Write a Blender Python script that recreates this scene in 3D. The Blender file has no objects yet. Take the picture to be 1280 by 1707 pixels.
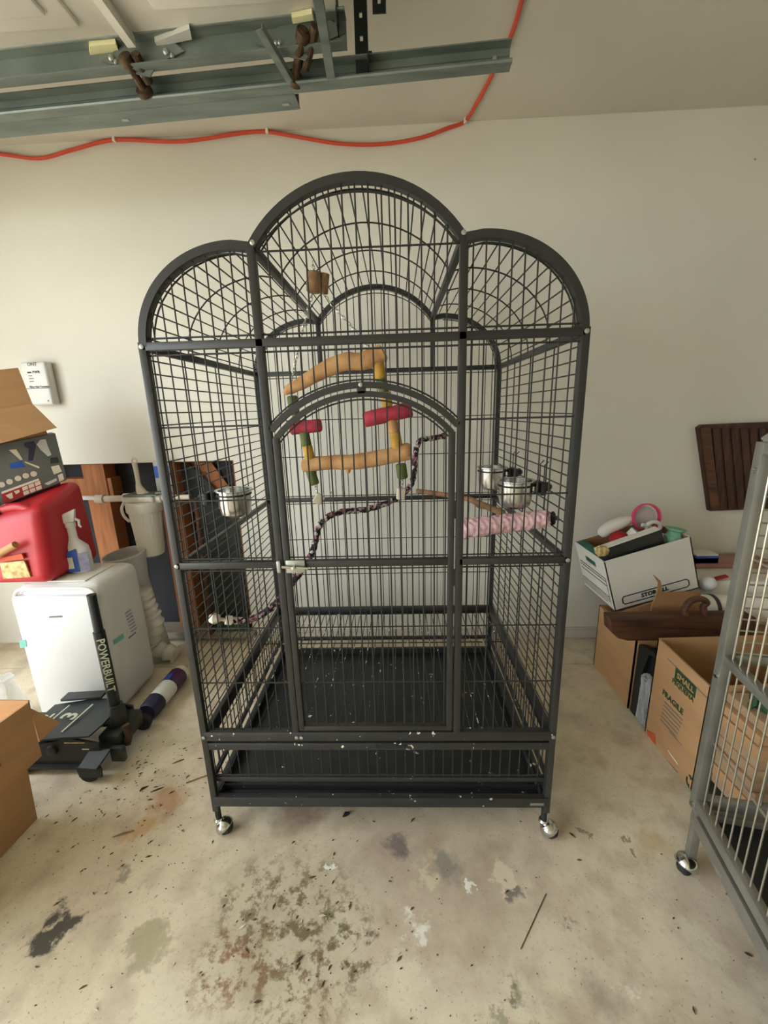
import bpy, bmesh, math, random
from mathutils import Vector, Matrix, Euler
random.seed(7)
scene = bpy.context.scene
COL = scene.collection

# ------------------------------------------------------------------ camera
FPX, PITCH, ROLL, YAW = 688.53, .2429, -.0294, -.0357
CAM = Vector((.0776, -.9988, 1.2649))
_f = Vector((math.sin(YAW)*math.cos(PITCH), math.cos(YAW)*math.cos(PITCH), -math.sin(PITCH)))
_r0 = Vector((math.cos(YAW), -math.sin(YAW), 0)); _u0 = _r0.cross(_f)
CR = _r0*math.cos(ROLL) + _u0*math.sin(ROLL); CU = -_r0*math.sin(ROLL) + _u0*math.cos(ROLL); CF = _f
cam_data = bpy.data.cameras.new('camera'); cam = bpy.data.objects.new('camera', cam_data); COL.objects.link(cam)
cam_data.sensor_fit = 'HORIZONTAL'; cam_data.sensor_width = 36; cam_data.lens = FPX/1280*36
cam_data.clip_start = .02; cam_data.clip_end = 200
cam.matrix_world = Matrix(((CR.x, CU.x, -CF.x, CAM.x), (CR.y, CU.y, -CF.y, CAM.y), (CR.z, CU.z, -CF.z, CAM.z), (0, 0, 0, 1)))
scene.camera = cam

# ------------------------------------------------------------------ light
scene.view_settings.view_transform = 'Standard'; scene.view_settings.look = 'None'
scene.view_settings.gamma = 1; scene.view_settings.use_curve_mapping = False
scene.view_settings.exposure = -0.1
W = bpy.data.worlds.new('sky'); scene.world = W; W.use_nodes = True
bg = W.node_tree.nodes['Background']
bg.inputs[0].default_value = (.90, .975, 1.05, 1); bg.inputs[1].default_value = 8.3     # bright overcast sky
def portal(loc, rot, sx, sy):
    l = bpy.data.lights.new('garage_doorway_left_offscreen', 'AREA'); l.shape = 'RECTANGLE'; l.size = sx; l.size_y = sy
    l.cycles.is_portal = True
    o = bpy.data.objects.new('garage_doorway_left_offscreen', l); COL.objects.link(o); o.location = loc; o.rotation_euler = rot
# room: the wide garage doorway is in the left wall, its door run up on the tracks overhead
XL, XR, YB, YN, HC = -2.45, 3.1, 1.1054, -3.9, 2.44
DOOR_Y0, DOOR_Y1, DOOR_H = -3.2, .36, 2.13
portal((XL - .05, (DOOR_Y0 + DOOR_Y1)/2, DOOR_H/2), (0, -math.pi/2, 0), DOOR_H, DOOR_Y1 - DOOR_Y0)

# ------------------------------------------------------------------ pixel helpers (photo is 1280 x 1707)
def ray(u, v): return CR*((u-640)/FPX) + CU*((853.5-v)/FPX) + CF
def PX(x, u, v): d = ray(u, v); return CAM + d*((x-CAM.x)/d.x)
def PY(y, u, v): d = ray(u, v); return CAM + d*((y-CAM.y)/d.y)
def PZ(z, u, v): d = ray(u, v); return CAM + d*((z-CAM.z)/d.z)
V = Vector

# ------------------------------------------------------------------ materials
def lin(c):
    c = c/255
    return c/12.92 if c <= .04045 else ((c+.055)/1.055)**2.4
def rgb(r, g, b): return (lin(r), lin(g), lin(b), 1)
MATS = {}
def M(name, col, rough=.5, metal=0, var=.12, scale=9, bump=0, col2=None, stretch=None, trans=0, alpha=1, spec=.5, world=False, emit=0, detail=4):
    if name in MATS: return MATS[name]
    m = bpy.data.materials.new(name); m.use_nodes = True; nt = m.node_tree; N = nt.nodes; L = nt.links
    b = N['Principled BSDF']; c = rgb(*col)
    b.inputs['Roughness'].default_value = rough; b.inputs['Metallic'].default_value = metal
    b.inputs['Specular IOR Level'].default_value = spec
    if trans: b.inputs['Transmission Weight'].default_value = trans; b.inputs['IOR'].default_value = 1.1
    if alpha < 1: b.inputs['Alpha'].default_value = alpha
    if emit: b.inputs['Emission Color'].default_value = c; b.inputs['Emission Strength'].default_value = emit
    if var or bump:
        tc = N.new('ShaderNodeTexCoord'); src = tc.outputs['Object']
        if world: src = N.new('ShaderNodeNewGeometry').outputs['Position']
        mp = N.new('ShaderNodeMapping'); mp.inputs['Scale'].default_value = stretch or (1, 1, 1); L.new(src, mp.inputs[0])
        nz = N.new('ShaderNodeTexNoise'); nz.inputs['Scale'].default_value = scale; nz.inputs['Detail'].default_value = detail
        L.new(mp.outputs[0], nz.inputs[0])
        if var:
            rp = N.new('ShaderNodeValToRGB'); L.new(nz.outputs['Fac'], rp.inputs[0])
            c2 = rgb(*col2) if col2 else tuple(x*(1-var*1.6) for x in c[:3]) + (1,)
            rp.color_ramp.elements[0].position = .3; rp.color_ramp.elements[1].position = .7
            rp.color_ramp.elements[0].color = c2; rp.color_ramp.elements[1].color = tuple(min(1, x*(1+var*.5)) for x in c[:3]) + (1,)
            L.new(rp.outputs[0], b.inputs['Base Color'])
        if bump:
            bp = N.new('ShaderNodeBump'); bp.inputs['Strength'].default_value = bump; bp.inputs['Distance'].default_value = .004
            L.new(nz.outputs['Fac'], bp.inputs['Height']); L.new(bp.outputs[0], b.inputs['Normal'])
    if not var: b.inputs['Base Color'].default_value = c
    MATS[name] = m; return m

def specks(m, thr, scale, col=(225, 222, 210)):
    """dried droppings: pale flecks with a shape of their own over a material"""
    nt = m.node_tree; N = nt.nodes; L = nt.links; b = N['Principled BSDF']
    g = N.new('ShaderNodeNewGeometry'); n1 = N.new('ShaderNodeTexNoise'); n1.inputs['Scale'].default_value = scale; n1.inputs['Detail'].default_value = 3
    n2 = N.new('ShaderNodeTexNoise'); n2.inputs['Scale'].default_value = 7; L.new(g.outputs['Position'], n1.inputs[0]); L.new(g.outputs['Position'], n2.inputs[0])
    a = N.new('ShaderNodeMath'); a.operation = 'MULTIPLY_ADD'; a.inputs[1].default_value = .35; L.new(n2.outputs['Fac'], a.inputs[0]); L.new(n1.outputs['Fac'], a.inputs[2])
    r = N.new('ShaderNodeMapRange'); r.inputs[1].default_value = thr; r.inputs[2].default_value = thr+.03; L.new(a.outputs[0], r.inputs[0])
    mx = N.new('ShaderNodeMix'); mx.data_type = 'RGBA'; L.new(r.outputs[0], mx.inputs[0])
    lk = b.inputs['Base Color'].links
    if lk: L.new(lk[0].from_socket, mx.inputs[6])
    else: mx.inputs[6].default_value = b.inputs['Base Color'].default_value
    mx.inputs[7].default_value = rgb(*col); L.new(mx.outputs[2], b.inputs['Base Color'])
    return m

M('black', (44, 44, 42), .42, 0, .12, 20)
M('bar_black', (40, 40, 37), .42, 0, 0)
specks(M('black_low', (42, 43, 43), .42, 0, .12, 20), .88, 60)
specks(M('tray_black', (40, 42, 43), .5, 0, .2, 14), .90, 55)
M('cardboard', (186, 144, 100), .85, 0, .08, 5, 0, None, (1, 1, 4))
M('kraft_brown', (168, 124, 82), .88, 0, .1, 5)
M('cardboard_pale', (190, 146, 98), .85, 0, .08, 5)
M('cardboard_dull', (168, 138, 104), .88, 0, .15, 7)  # duller, greyer cardboard tone
M('white_plastic', (222, 222, 217), .38, 0, .03, 4)
M('white_matte', (226, 222, 210), .6, 0, .05, 6)
M('filter_white', (232, 229, 219), .35, 0, .04, 6)
M('pvc', (218, 208, 188), .4, 0, .06, 12)
M('grey_plastic', (196, 196, 190), .5, 0, .06, 9)
M('clear_plastic', (225, 230, 230), .08, 0, .1, 30, .6, None, None, 0, .35)
M('red_can', (190, 34, 44), .42, 0, .12, 5)
M('red_print', (165, 38, 42), .6, 0, .05, 9)
M('yellow_label', (222, 205, 140), .6, 0, .25, 40, 0, (150, 110, 50))
M('blue_label', (38, 90, 190), .45, 0, .08, 20)
M('paper', (228, 224, 212), .7, 0, .05, 20)
M('grey_print', (112, 116, 116), .55, 0, .12, 6)
M('ink', (28, 28, 26), .7, 0, 0)
M('ink_grey', (120, 116, 108), .7, 0, 0)
M('green_ink', (34, 72, 38), .7, 0, .1, 30)
M('green_led', (120, 255, 120), .4, 0, 0, emit=4)
M('galvanised', (128, 136, 128), .45, .4, .12, 5, 0, (100, 110, 104), (1, 6, 1))
M('zinc', (176, 178, 170), .4, .7, .08, 30)
M('rusty', (92, 70, 46), .7, .4, .4, 40, .3, (40, 32, 24))
M('dark_steel', (58, 66, 64), .5, .7, .15, 12)
M('door_white', (222, 218, 206), .5, 0, .05, 4)
M('stud', (164, 104, 60), .8, 0, .2, 6, .2, None, (8, 1, 1))
M('plank_grey', (150, 142, 126), .85, 0, .2, 8, .3, None, (1, 6, 6))
M('felt', (58, 62, 64), .9, 0, .2, 12)
M('sheath', (42, 43, 46), .9, 0, .2, 6)
M('chrome', (205, 205, 200), .16, 1, .05, 10)
M('steel', (204, 204, 200), .22, 1, .06, 14, 0, None, (1, 1, .2))
M('silver_paint', (142, 140, 130), .38, .55, .12, 14)
M('silver_bar', (182, 178, 162), .32, .8, 0)
M('rubber', (34, 34, 34), .7, 0, .1, 20)
M('jack_grey', (48, 53, 52), .5, .2, .15, 10)
M('pale_print', (190, 196, 170), .6, 0, 0)
M('cord_orange', (214, 78, 48), .5, 0, .06, 10)
M('java_wood', (214, 172, 118), .7, 0, .15, 22, .3, (178, 126, 76), (1, 1, 1))
M('cork', (160, 124, 86), .85, 0, .25, 60, .3)
M('dye_green', (96, 112, 58), .75, 0, .2, 30)
M('dye_yellow', (206, 160, 66), .75, 0, .2, 30)
M('dye_pink', (186, 58, 78), .75, 0, .25, 30)
M('bone_white', (226, 216, 196), .6, 0, .1, 20)
M('pumice', (240, 208, 208), .9, 0, .1, 60, .8, (218, 168, 172))
M('branch', (150, 112, 78), .8, 0, .3, 20, .3)
M('navy', (42, 38, 66), .45, 0, .1, 10)
M('purple', (86, 46, 84), .5, 0, .15, 10)
M('pink', (226, 62, 118), .4, 0, .05, 10)
M('red_cloth', (176, 30, 32), .8, 0, .15, 20)
M('mint', (132, 186, 158), .5, 0, .06, 10)
M('teal', (40, 98, 86), .6, 0, .1, 20)
M('dark_wood', (74, 40, 20), .5, 0, .35, 10, .1, (34, 16, 8), (6, 6, .6))
M('old_wood', (96, 58, 34), .6, 0, .35, 8, .2, (48, 28, 16), (.6, 6, 6))
M('black_plastic', (26, 28, 29), .45, 0, .1, 10)
M('teal_tape', (120, 190, 176), .5, 0, 0)
M('dull_rose', (170, 122, 110), .6, 0, .1, 20)
M('lavender', (176, 176, 200), .5, 0, .2, 60, 0, (140, 140, 170))
M('orange_print', (206, 88, 50), .7, 0, .1, 20)

# rope: black, white and rose strands twisted together
mr = M('rope', (60, 52, 54), .9, 0, .5, 60, .8, (26, 24, 26)); nt = mr.node_tree
def rope_mat():
    N = nt.nodes; L = nt.links; b = N['Principled BSDF']; tc = N.new('ShaderNodeTexCoord')
    vo = N.new('ShaderNodeTexVoronoi'); vo.inputs['Scale'].default_value = 95; L.new(tc.outputs['Object'], vo.inputs[0])
    sp = N.new('ShaderNodeSeparateColor'); L.new(vo.outputs['Color'], sp.inputs[0])
    rp = N.new('ShaderNodeValToRGB'); rp.color_ramp.interpolation = 'CONSTANT'; L.new(sp.outputs[0], rp.inputs[0])
    e = rp.color_ramp.elements; e[0].color = rgb(38, 34, 38); e[1].position = .36; e[1].color = rgb(160, 108, 118)
    x = e.new(.58); x.color = rgb(200, 194, 190); x = e.new(.8); x.color = rgb(62, 46, 62)
    L.new(rp.outputs[0], b.inputs['Base Color'])
rope_mat()

# painted drywall
def wall_mat(name, col, dirt):
    m = M(name, col, .75, 0, .05, 1.6, 0, world=True); N = m.node_tree.nodes; L = m.node_tree.links; b = N['Principled BSDF']
    g = N.new('ShaderNodeNewGeometry'); n = N.new('ShaderNodeTexNoise'); n.inputs['Scale'].default_value = 60; L.new(g.outputs['Position'], n.inputs[0])
    bp = N.new('ShaderNodeBump'); bp.inputs['Strength'].default_value = .12; bp.inputs['Distance'].default_value = .002
    L.new(n.outputs['Fac'], bp.inputs['Height']); L.new(bp.outputs[0], b.inputs['Normal'])
    # nail pops and scuffs: few tiny marks
    v = N.new('ShaderNodeTexVoronoi'); v.inputs['Scale'].default_value = 4.2; L.new(g.outputs['Position'], v.inputs[0])
    r = N.new('ShaderNodeMapRange'); r.inputs[1].default_value = .018; r.inputs[2].default_value = .026; r.inputs[3].default_value = dirt; r.inputs[4].default_value = 0; L.new(v.outputs['Distance'], r.inputs[0])
    mx = N.new('ShaderNodeMix'); mx.data_type = 'RGBA'; L.new(r.outputs[0], mx.inputs[0]); L.new(b.inputs['Base Color'].links[0].from_socket, mx.inputs[6])
    mx.inputs[7].default_value = rgb(110, 100, 86); L.new(mx.outputs[2], b.inputs['Base Color'])
    return m
wall_mat('drywall', (224, 221, 208), .7); wall_mat('ceiling_paint', (212, 206, 192), 0)
M('crumb', (104, 84, 60), .85, 0, .4, 30, 0, (52, 42, 32))
M('trim_paint', (206, 200, 186), .6, 0, .05, 6)

# concrete floor with oil, paint and mildew stains
def floor_mat():
    m = bpy.data.materials.new('concrete'); m.use_nodes = True; N = m.node_tree.nodes; L = m.node_tree.links; b = N['Principled BSDF']
    b.inputs['Roughness'].default_value = .72; b.inputs['Specular IOR Level'].default_value = .3
    g = N.new('ShaderNodeNewGeometry'); P = g.outputs['Position']
    def noise(s, d=5, r=.55, dist=0):
        n = N.new('ShaderNodeTexNoise'); n.inputs['Scale'].default_value = s; n.inputs['Detail'].default_value = d; n.inputs['Roughness'].default_value = r; n.inputs['Distortion'].default_value = dist
        L.new(P, n.inputs[0]); return n
    def rng(src, a, c, lo=0, hi=1):
        r = N.new('ShaderNodeMapRange'); r.inputs[1].default_value = a; r.inputs[2].default_value = c; r.inputs[3].default_value = lo; r.inputs[4].default_value = hi; L.new(src, r.inputs[0]); return r.outputs[0]
    def mul(a, c):
        x = N.new('ShaderNodeMath'); x.operation = 'MULTIPLY'; L.new(a, x.inputs[0])
        if isinstance(c, float): x.inputs[1].default_value = c
        else: L.new(c, x.inputs[1])
        return x.outputs[0]
    def mix(fac, base, col):
        x = N.new('ShaderNodeMix'); x.data_type = 'RGBA'; L.new(fac, x.inputs[0]); L.new(base, x.inputs[6]); x.inputs[7].default_value = rgb(*col); return x.outputs[2]
    n1 = noise(1.7, 6); n2 = noise(9, 6); n3 = noise(60, 4); n4 = noise(26, 6, .7)
    rp = N.new('ShaderNodeValToRGB'); L.new(n1.outputs['Fac'], rp.inputs[0]); e = rp.color_ramp.elements
    e[0].position = .3; e[0].color = rgb(214, 200, 172); e[1].position = .7; e[1].color = rgb(236, 226, 200)
    c = rp.outputs[0]
    c = mix(mul(rng(noise(3.1, 6, .6, .6).outputs['Fac'], .48, .66), .45), c, (186, 160, 142))
    c = mix(mul(rng(noise(5.3, 7, .7, .4).outputs['Fac'], .52, .66), .4), c, (226, 216, 190))
    c = mix(mul(rng(n2.outputs['Fac'], .48, .68), .5), c, (170, 150, 126))
    c = mix(mul(rng(noise(130, 2, .5).outputs['Fac'], .66, .72), .55), c, (112, 98, 80))
    c = mix(mul(rng(noise(90, 3, .5).outputs['Fac'], .69, .74), .6), c, (236, 228, 206))
    c = mix(mul(rng(n3.outputs['Fac'], .58, .75), .3), c, (140, 126, 106))
    # warped position for ragged stain outlines
    w = noise(14, 5, .65); ad = N.new('ShaderNodeVectorMath'); ad.operation = 'MULTIPLY_ADD'; L.new(w.outputs['Color'], ad.inputs[0]); ad.inputs[1].default_value = (.16, .16, 0); L.new(P, ad.inputs[2])
    sb = N.new('ShaderNodeVectorMath'); sb.operation = 'SUBTRACT'; L.new(ad.outputs[0], sb.inputs[0]); sb.inputs[1].default_value = (.08, .08, 0)
    def spot(c, u, v, r, col, s, soft=.5, patchy=None):
        p = PZ(0, u, v); d = N.new('ShaderNodeVectorMath'); d.operation = 'DISTANCE'; L.new(sb.outputs[0], d.inputs[0]); d.inputs[1].default_value = (p.x, p.y, 0)
        f = mul(rng(d.outputs['Value'], r*soft, r, 1, 0), s)
        if patchy: f = mul(f, rng(n4.outputs['Fac'], patchy, patchy+.1))
        return mix(f, c, col)
    S = [(640, 1420, .20, (150, 124, 116), .45, .2, None), (780, 1470, .26, (164, 140, 124), .5, .2, None), (480, 1560, .30, (138, 126, 96), .35, .3, None),
         (470, 1545, .24, (122, 116, 82), .75, .3, .48), (520, 1570, .20, (112, 106, 74), .75, .3, .5), (420, 1490, .12, (112, 108, 78), .7, .3, .5), (500, 1490, .10, (128, 96, 78), .6, .3, .5), (390, 1610, .12, (140, 86, 64), .7, .4, .48), (515, 1650, .12, (150, 108, 86), .6, .3, .5), (600, 1580, .10, (90, 80, 52), .7, .4, .52),
         (92, 1545, .055, (76, 72, 65), .95, .7, .36), (205, 1455, .03, (70, 66, 58), .5, .5, None), (250, 1570, .062, (150, 140, 108), .55, .8, None), (250, 1570, .05, (176, 166, 134), .6, .7, None),
         (668, 1411, .045, (100, 92, 94), .7, .4, None), (745, 1440, .05, (122, 122, 114), .6, .3, None), (715, 1460, .06, (222, 216, 180), .7, .4, .46), (862, 1490, .028, (92, 84, 88), .7, .5, None), (940, 1545, .03, (120, 110, 110), .7, .5, .5), (1005, 1660, .06, (130, 120, 112), .5, .2, None),
         (690, 1540, .045, (240, 236, 222), .95, .5, .5), (700, 1560, .02, (240, 236, 222), .9, .6, None), (783, 1469, .014, (244, 242, 232), .95, .7, None), (548, 1449, .013, (244, 242, 232), .95, .7, None), (840, 1470, .03, (226, 214, 186), .9, .8, None), (1048, 1648, .016, (240, 238, 226), .9, .6, .45),
         (845, 1680, .06, (92, 96, 62), .8, .4, .48), (840, 1690, .04, (214, 208, 180), .8, .4, .52), (280, 1335, .07, (178, 120, 76), .6, .4, None), (235, 1385, .05, (196, 148, 86), .6, .4, None), (500, 1350, .10, (140, 112, 100), .6, .3, None), (1090, 1405, .06, (200, 170, 120), .5, .4, None), (1045, 1400, .012, (120, 106, 84), .7, .6, None), (1058, 1420, .012, (120, 106, 84), .7, .6, None), (980, 1390, .012, (120, 106, 84), .7, .6, None)]
    for s in S: c = spot(c, *s)
    L.new(c, b.inputs['Base Color'])
    bp = N.new('ShaderNodeBump'); bp.inputs['Strength'].default_value = .25; bp.inputs['Distance'].default_value = .003; L.new(n4.outputs['Fac'], bp.inputs['Height']); L.new(bp.outputs[0], b.inputs['Normal'])
    MATS['concrete'] = m
floor_mat()

# ------------------------------------------------------------------ mesh helpers
class MB:
    def __init__(self): self.bm = bmesh.new()
    def box(self, c, s, rot=None, bev=0, seg=2):
        c = V(c); R = rot.to_matrix() if isinstance(rot, Euler) else (rot or Matrix.Identity(3))
        vs = [self.bm.verts.new(c + R @ V((x*s[0]/2, y*s[1]/2, z*s[2]/2))) for x in (-1, 1) for y in (-1, 1) for z in (-1, 1)]
        self._hex(vs, bev, seg); return self
    def hexa(self, bot, top, bev=0, seg=2):
        """bot/top: 4 points each, same winding"""
        b = [self.bm.verts.new(p) for p in bot]; t = [self.bm.verts.new(p) for p in top]; fs = []
        fs.append(self.bm.faces.new(b[::-1])); fs.append(self.bm.faces.new(t))
        for i in range(4): fs.append(self.bm.faces.new((b[i], b[(i+1) % 4], t[(i+1) % 4], t[i])))
        bmesh.ops.recalc_face_normals(self.bm, faces=fs)
        if bev: self._bev(fs, bev, seg)
        return self
    def _hex(self, v, bev, seg):
        F = [(0, 1, 3, 2), (4, 6, 7, 5), (0, 4, 5, 1), (2, 3, 7, 6), (0, 2, 6, 4), (1, 5, 7, 3)]
        fs = [self.bm.faces.new([v[i] for i in f]) for f in F]
        if bev: self._bev(fs, bev, seg)
    def _bev(self, fs, bev, seg):
        es = list({e for f in fs for e in f.edges}); vs = list({w for f in fs for w in f.verts})
        bmesh.ops.bevel(self.bm, geom=es + vs, offset=bev, segments=seg, profile=.5, affect='EDGES', clamp_overlap=True)
    def b(self, x0, x1, y0, y1, z0, z1, bev=0, seg=2): return self.box(((x0+x1)/2, (y0+y1)/2, (z0+z1)/2), (x1-x0, y1-y0, z1-z0), None, bev, seg)
    def bar(self, p, q, w, h, up=(0, 0, 1), bev=0):
        p = V(p); q = V(q); d = (q-p); n = d.length; d.normalize(); u = V(up); s = u.cross(d)
        if s.length < 1e-4: s = V((1, 0, 0)).cross(d)
        s.normalize(); u = d.cross(s)
        return self.box((p+q)/2, (n, w, h), Matrix((d, s, u)).transposed(), bev)
    def tube(self, pts, r, n=8, closed=False, cap=True):
        pts = [V(p) for p in pts]; k = len(pts); rs = r if isinstance(r, (list, tuple)) else [r]*k; rings = []; prev = None
        for i, p in enumerate(pts):
            if closed: t = pts[(i+1) % k]-pts[i-1]
            else: t = pts[min(i+1, k-1)]-pts[max(i-1, 0)]
            t.normalize()
            if prev is None:
                a = V((0, 0, 1)) if abs(t.z) < .9 else V((1, 0, 0)); prev = (a - t*a.dot(t)).normalized()
            else: prev = (prev - t*prev.dot(t)).normalized()
            w = t.cross(prev)
            rings.append([self.bm.verts.new(p + (prev*math.cos(2*math.pi*j/n) + w*math.sin(2*math.pi*j/n))*rs[i]) for j in range(n)])
        m = k if closed else k-1
        for i in range(m):
            A, B = rings[i], rings[(i+1) % k]
            for j in range(n): self.bm.faces.new((A[j], A[(j+1) % n], B[(j+1) % n], B[j]))
        if cap and not closed: self.bm.faces.new(rings[0][::-1]); self.bm.faces.new(rings[-1])
        return self
    def lathe(self, prof, c, axis=(0, 0, 1), n=28, sx=1, sy=1, xdir=None):
        c = V(c); z = V(axis).normalized(); a = V(xdir) if xdir else (V((1, 0, 0)) if abs(z.x) < .9 else V((0, 1, 0))); x = (a - z*a.dot(z)).normalized(); y = z.cross(x); rings = []
        for r, h in prof:
            if r < 1e-5: rings.append([self.bm.verts.new(c + z*h)])
            else: rings.append([self.bm.verts.new(c + z*h + x*(r*sx*math.cos(2*math.pi*j/n)) + y*(r*sy*math.sin(2*math.pi*j/n))) for j in range(n)])
        for A, B in zip(rings, rings[1:]):
            for j in range(n):
                k = (j+1) % n
                if len(A) == 1 and len(B) == 1: continue
                if len(A) == 1: self.bm.faces.new((A[0], B[k], B[j]))
                elif len(B) == 1: self.bm.faces.new((A[j], A[k], B[0]))
                else: self.bm.faces.new((A[j], A[k], B[k], B[j]))
        if len(rings[0]) > 1: self.bm.faces.new(rings[0][::-1])
        if len(rings[-1]) > 1: self.bm.faces.new(rings[-1])
        return self
    def plate(self, pts, th):
        """flat polygon given by 3D points, thickened by vector th"""
        th = V(th); a = [self.bm.verts.new(V(p)) for p in pts]; b = [self.bm.verts.new(V(p)+th) for p in pts]; n = len(a)
        fs = [self.bm.faces.new(a[::-1]), self.bm.faces.new(b)]
        for i in range(n): fs.append(self.bm.faces.new((a[i], a[(i+1) % n], b[(i+1) % n], b[i])))
        bmesh.ops.recalc_face_normals(self.bm, faces=fs); return self
    def sweep(self, pts, w, h, bi=(0, 1, 0)):
        """rectangular tube along a path; w along bi, h across"""
        pts = [V(p) for p in pts]; bi = V(bi).normalized(); rings = []; k = len(pts)
        for i, p in enumerate(pts):
            t = (pts[min(i+1, k-1)]-pts[max(i-1, 0)]).normalized(); nrm = bi.cross(t).normalized()
            rings.append([self.bm.verts.new(p + bi*(a*w/2) + nrm*(c*h/2)) for a, c in ((-1, -1), (1, -1), (1, 1), (-1, 1))])
        fs = []
        for A, B in zip(rings, rings[1:]):
            for j in range(4): fs.append(self.bm.faces.new((A[j], A[(j+1) % 4], B[(j+1) % 4], B[j])))
        fs.append(self.bm.faces.new(rings[0][::-1])); fs.append(self.bm.faces.new(rings[-1]))
        bmesh.ops.recalc_face_normals(self.bm, faces=fs); return self
    def mesh(self, name, off=V((0, 0, 0)), smooth=35):
        if off.length: bmesh.ops.translate(self.bm, verts=self.bm.verts, vec=-off)
        me = bpy.data.meshes.new(name); self.bm.to_mesh(me); self.bm.free()
        if smooth:
            me.polygons.foreach_set('use_smooth', [True]*len(me.polygons)); me.set_sharp_from_angle(angle=math.radians(smooth))
        return me

def tag(o, label=None, cat=None, group=None, kind=None):
    if label: o['label'] = label
    if cat: o['category'] = cat
    if group: o['group'] = group
    if kind: o['kind'] = kind
    return o
def origin_of(o):
    p = V((0, 0, 0))
    while o: p += o.location; o = o.parent
    return p
def thing(name, loc, label, cat, group=None):
    o = bpy.data.objects.new(name, None); o.empty_display_size = .05; COL.objects.link(o); o.location = loc
    return tag(o, label, cat, group)
def part(name, mb, mat, parent=None, label=None, smooth=35, loc=None):
    """mesh given in world coordinates; a child is stored relative to its thing"""
    off = origin_of(parent) if parent else (V(loc) if loc else V((0, 0, 0)))
    o = bpy.data.objects.new(name, mb.mesh(name, off, smooth)); COL.objects.link(o)
    o.data.materials.append(MATS[mat])
    if parent: o.parent = parent
    elif loc: o.location = loc
    if label: o['label'] = label
    return o
def solo(name, mb, mat, label, cat, group=None, loc=None, smooth=35):
    return tag(part(name, mb, mat, None, None, smooth, loc), label, cat, group)
_unit = {}
def rod(name, p, q, r, mat, parent, n=6):
    """straight bar; all bars of a material share one unit mesh"""
    k = (mat, n)
    if k not in _unit:
        _unit[k] = MB().tube([(0, 0, 0), (0, 0, 1)], 1, n).mesh('unit_bar'); _unit[k].materials.append(MATS[mat])
    p = V(p); q = V(q); d = q-p
    o = bpy.data.objects.new(name, _unit[k]); COL.objects.link(o)
    o.parent = parent; o.location = p - origin_of(parent); o.rotation_mode = 'QUATERNION'
    o.rotation_quaternion = d.to_track_quat('Z', 'Y'); o.scale = (r, r, d.length); return o
def text(s, org, xd, yd, size, mat, parent, name='lettering', align='CENTER', depth=.0006, lift=.0008, bold=.02):
    cu = bpy.data.curves.new('t', 'FONT'); cu.body = s; cu.size = size; cu.align_x = align; cu.align_y = 'CENTER'; cu.extrude = depth/2; cu.resolution_u = 2; cu.offset = size*bold
    to = bpy.data.objects.new('t', cu); COL.objects.link(to); bpy.context.view_layer.update()
    me = bpy.data.meshes.new_from_object(to.evaluated_get(bpy.context.evaluated_depsgraph_get())); bpy.data.objects.remove(to); bpy.data.curves.remove(cu)
    xd = V(xd).normalized(); zd = xd.cross(V(yd)).normalized(); yd = zd.cross(xd)
    M4 = Matrix(((xd.x, yd.x, zd.x, 0), (xd.y, yd.y, zd.y, 0), (xd.z, yd.z, zd.z, 0), (0, 0, 0, 1)))
    me.transform(Matrix.Translation(V(org) + zd*lift - origin_of(parent)) @ M4)
    o = bpy.data.objects.new(name, me); COL.objects.link(o); me.materials.clear(); me.materials.append(MATS[mat]); o.parent = parent; return o
def struct(name, mb, mat, parent=None, smooth=0):
    o = part(name, mb, mat, parent, None, smooth)
    if not parent: o['kind'] = 'structure'
    return o
def interp(pts, n):
    """smooth curve through points (Catmull-Rom)"""
    pts = [V(p) for p in pts]; out = []
    for i in range(len(pts)-1):
        a, b, c, d = pts[max(i-1, 0)], pts[i], pts[i+1], pts[min(i+2, len(pts)-1)]
        for k in range(n):
            t = k/n; out.append(.5*((2*b) + (c-a)*t + (2*a-5*b+4*c-d)*t*t + (3*b-a-3*c+d)*t**3))
    return out + [pts[-1]]
# ================================================================== the setting
HX0, HX1, HZ0, HZ1 = -1.78, -.765, .075, 1.034          # hole cut in the drywall
m = MB(); m.b(XL-.3, XR+.1, YN-.1, .852, -.12, 0); m.b(XL-.3, XR+.1, .858, YB+.15, -.12, -.001); struct('floor', m, 'concrete')
m = MB(); m.b(-16, XL-.3, -14, 9, -.16, -.02); tag(part('driveway', m, 'concrete'), kind='structure')
m = MB(); T = .013
m.b(XL, HX0, YB, YB+T, 0, HC); m.b(HX1, XR, YB, YB+T, 0, HC); m.b(HX0, HX1, YB, YB+T, HZ1, HC)
struct('wall_back', m, 'drywall')
m = MB(); m.b(XR, XR+.1, YN, YB+.1, 0, HC); struct('wall_right', m, 'drywall')
m = MB(); m.b(XL-.1, XR+.1, YN-.1, YN, 0, HC); struct('wall_near', m, 'drywall')
m = MB(); m.b(XL-.12, XL, DOOR_Y0, DOOR_Y1, DOOR_H, HC); m.b(XL-.12, XL, DOOR_Y1, YB+.12, 0, HC); m.b(XL-.12, XL, YN, DOOR_Y0, 0, HC); struct('wall_left', m, 'drywall')
m = MB(); m.b(XL-.12, XR+.1, YN-.1, YB+.12, HC, HC+.1); struct('ceiling', m, 'ceiling_paint')
m = MB(); m.b(-.74, XR, YB-.014, YB, 0, .052, .002); m.b(-.74, XR, YB-.008, YB, .052, .064, .001); tag(struct('baseboard_back', m, 'trim_paint'))
# joint tape line in the corner of wall and ceiling
m = MB(); m.b(-.9, 1.9, YB-.001, YB, HC-.0022, HC, 0); struct('trim_1', m, 'trim_paint')
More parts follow.
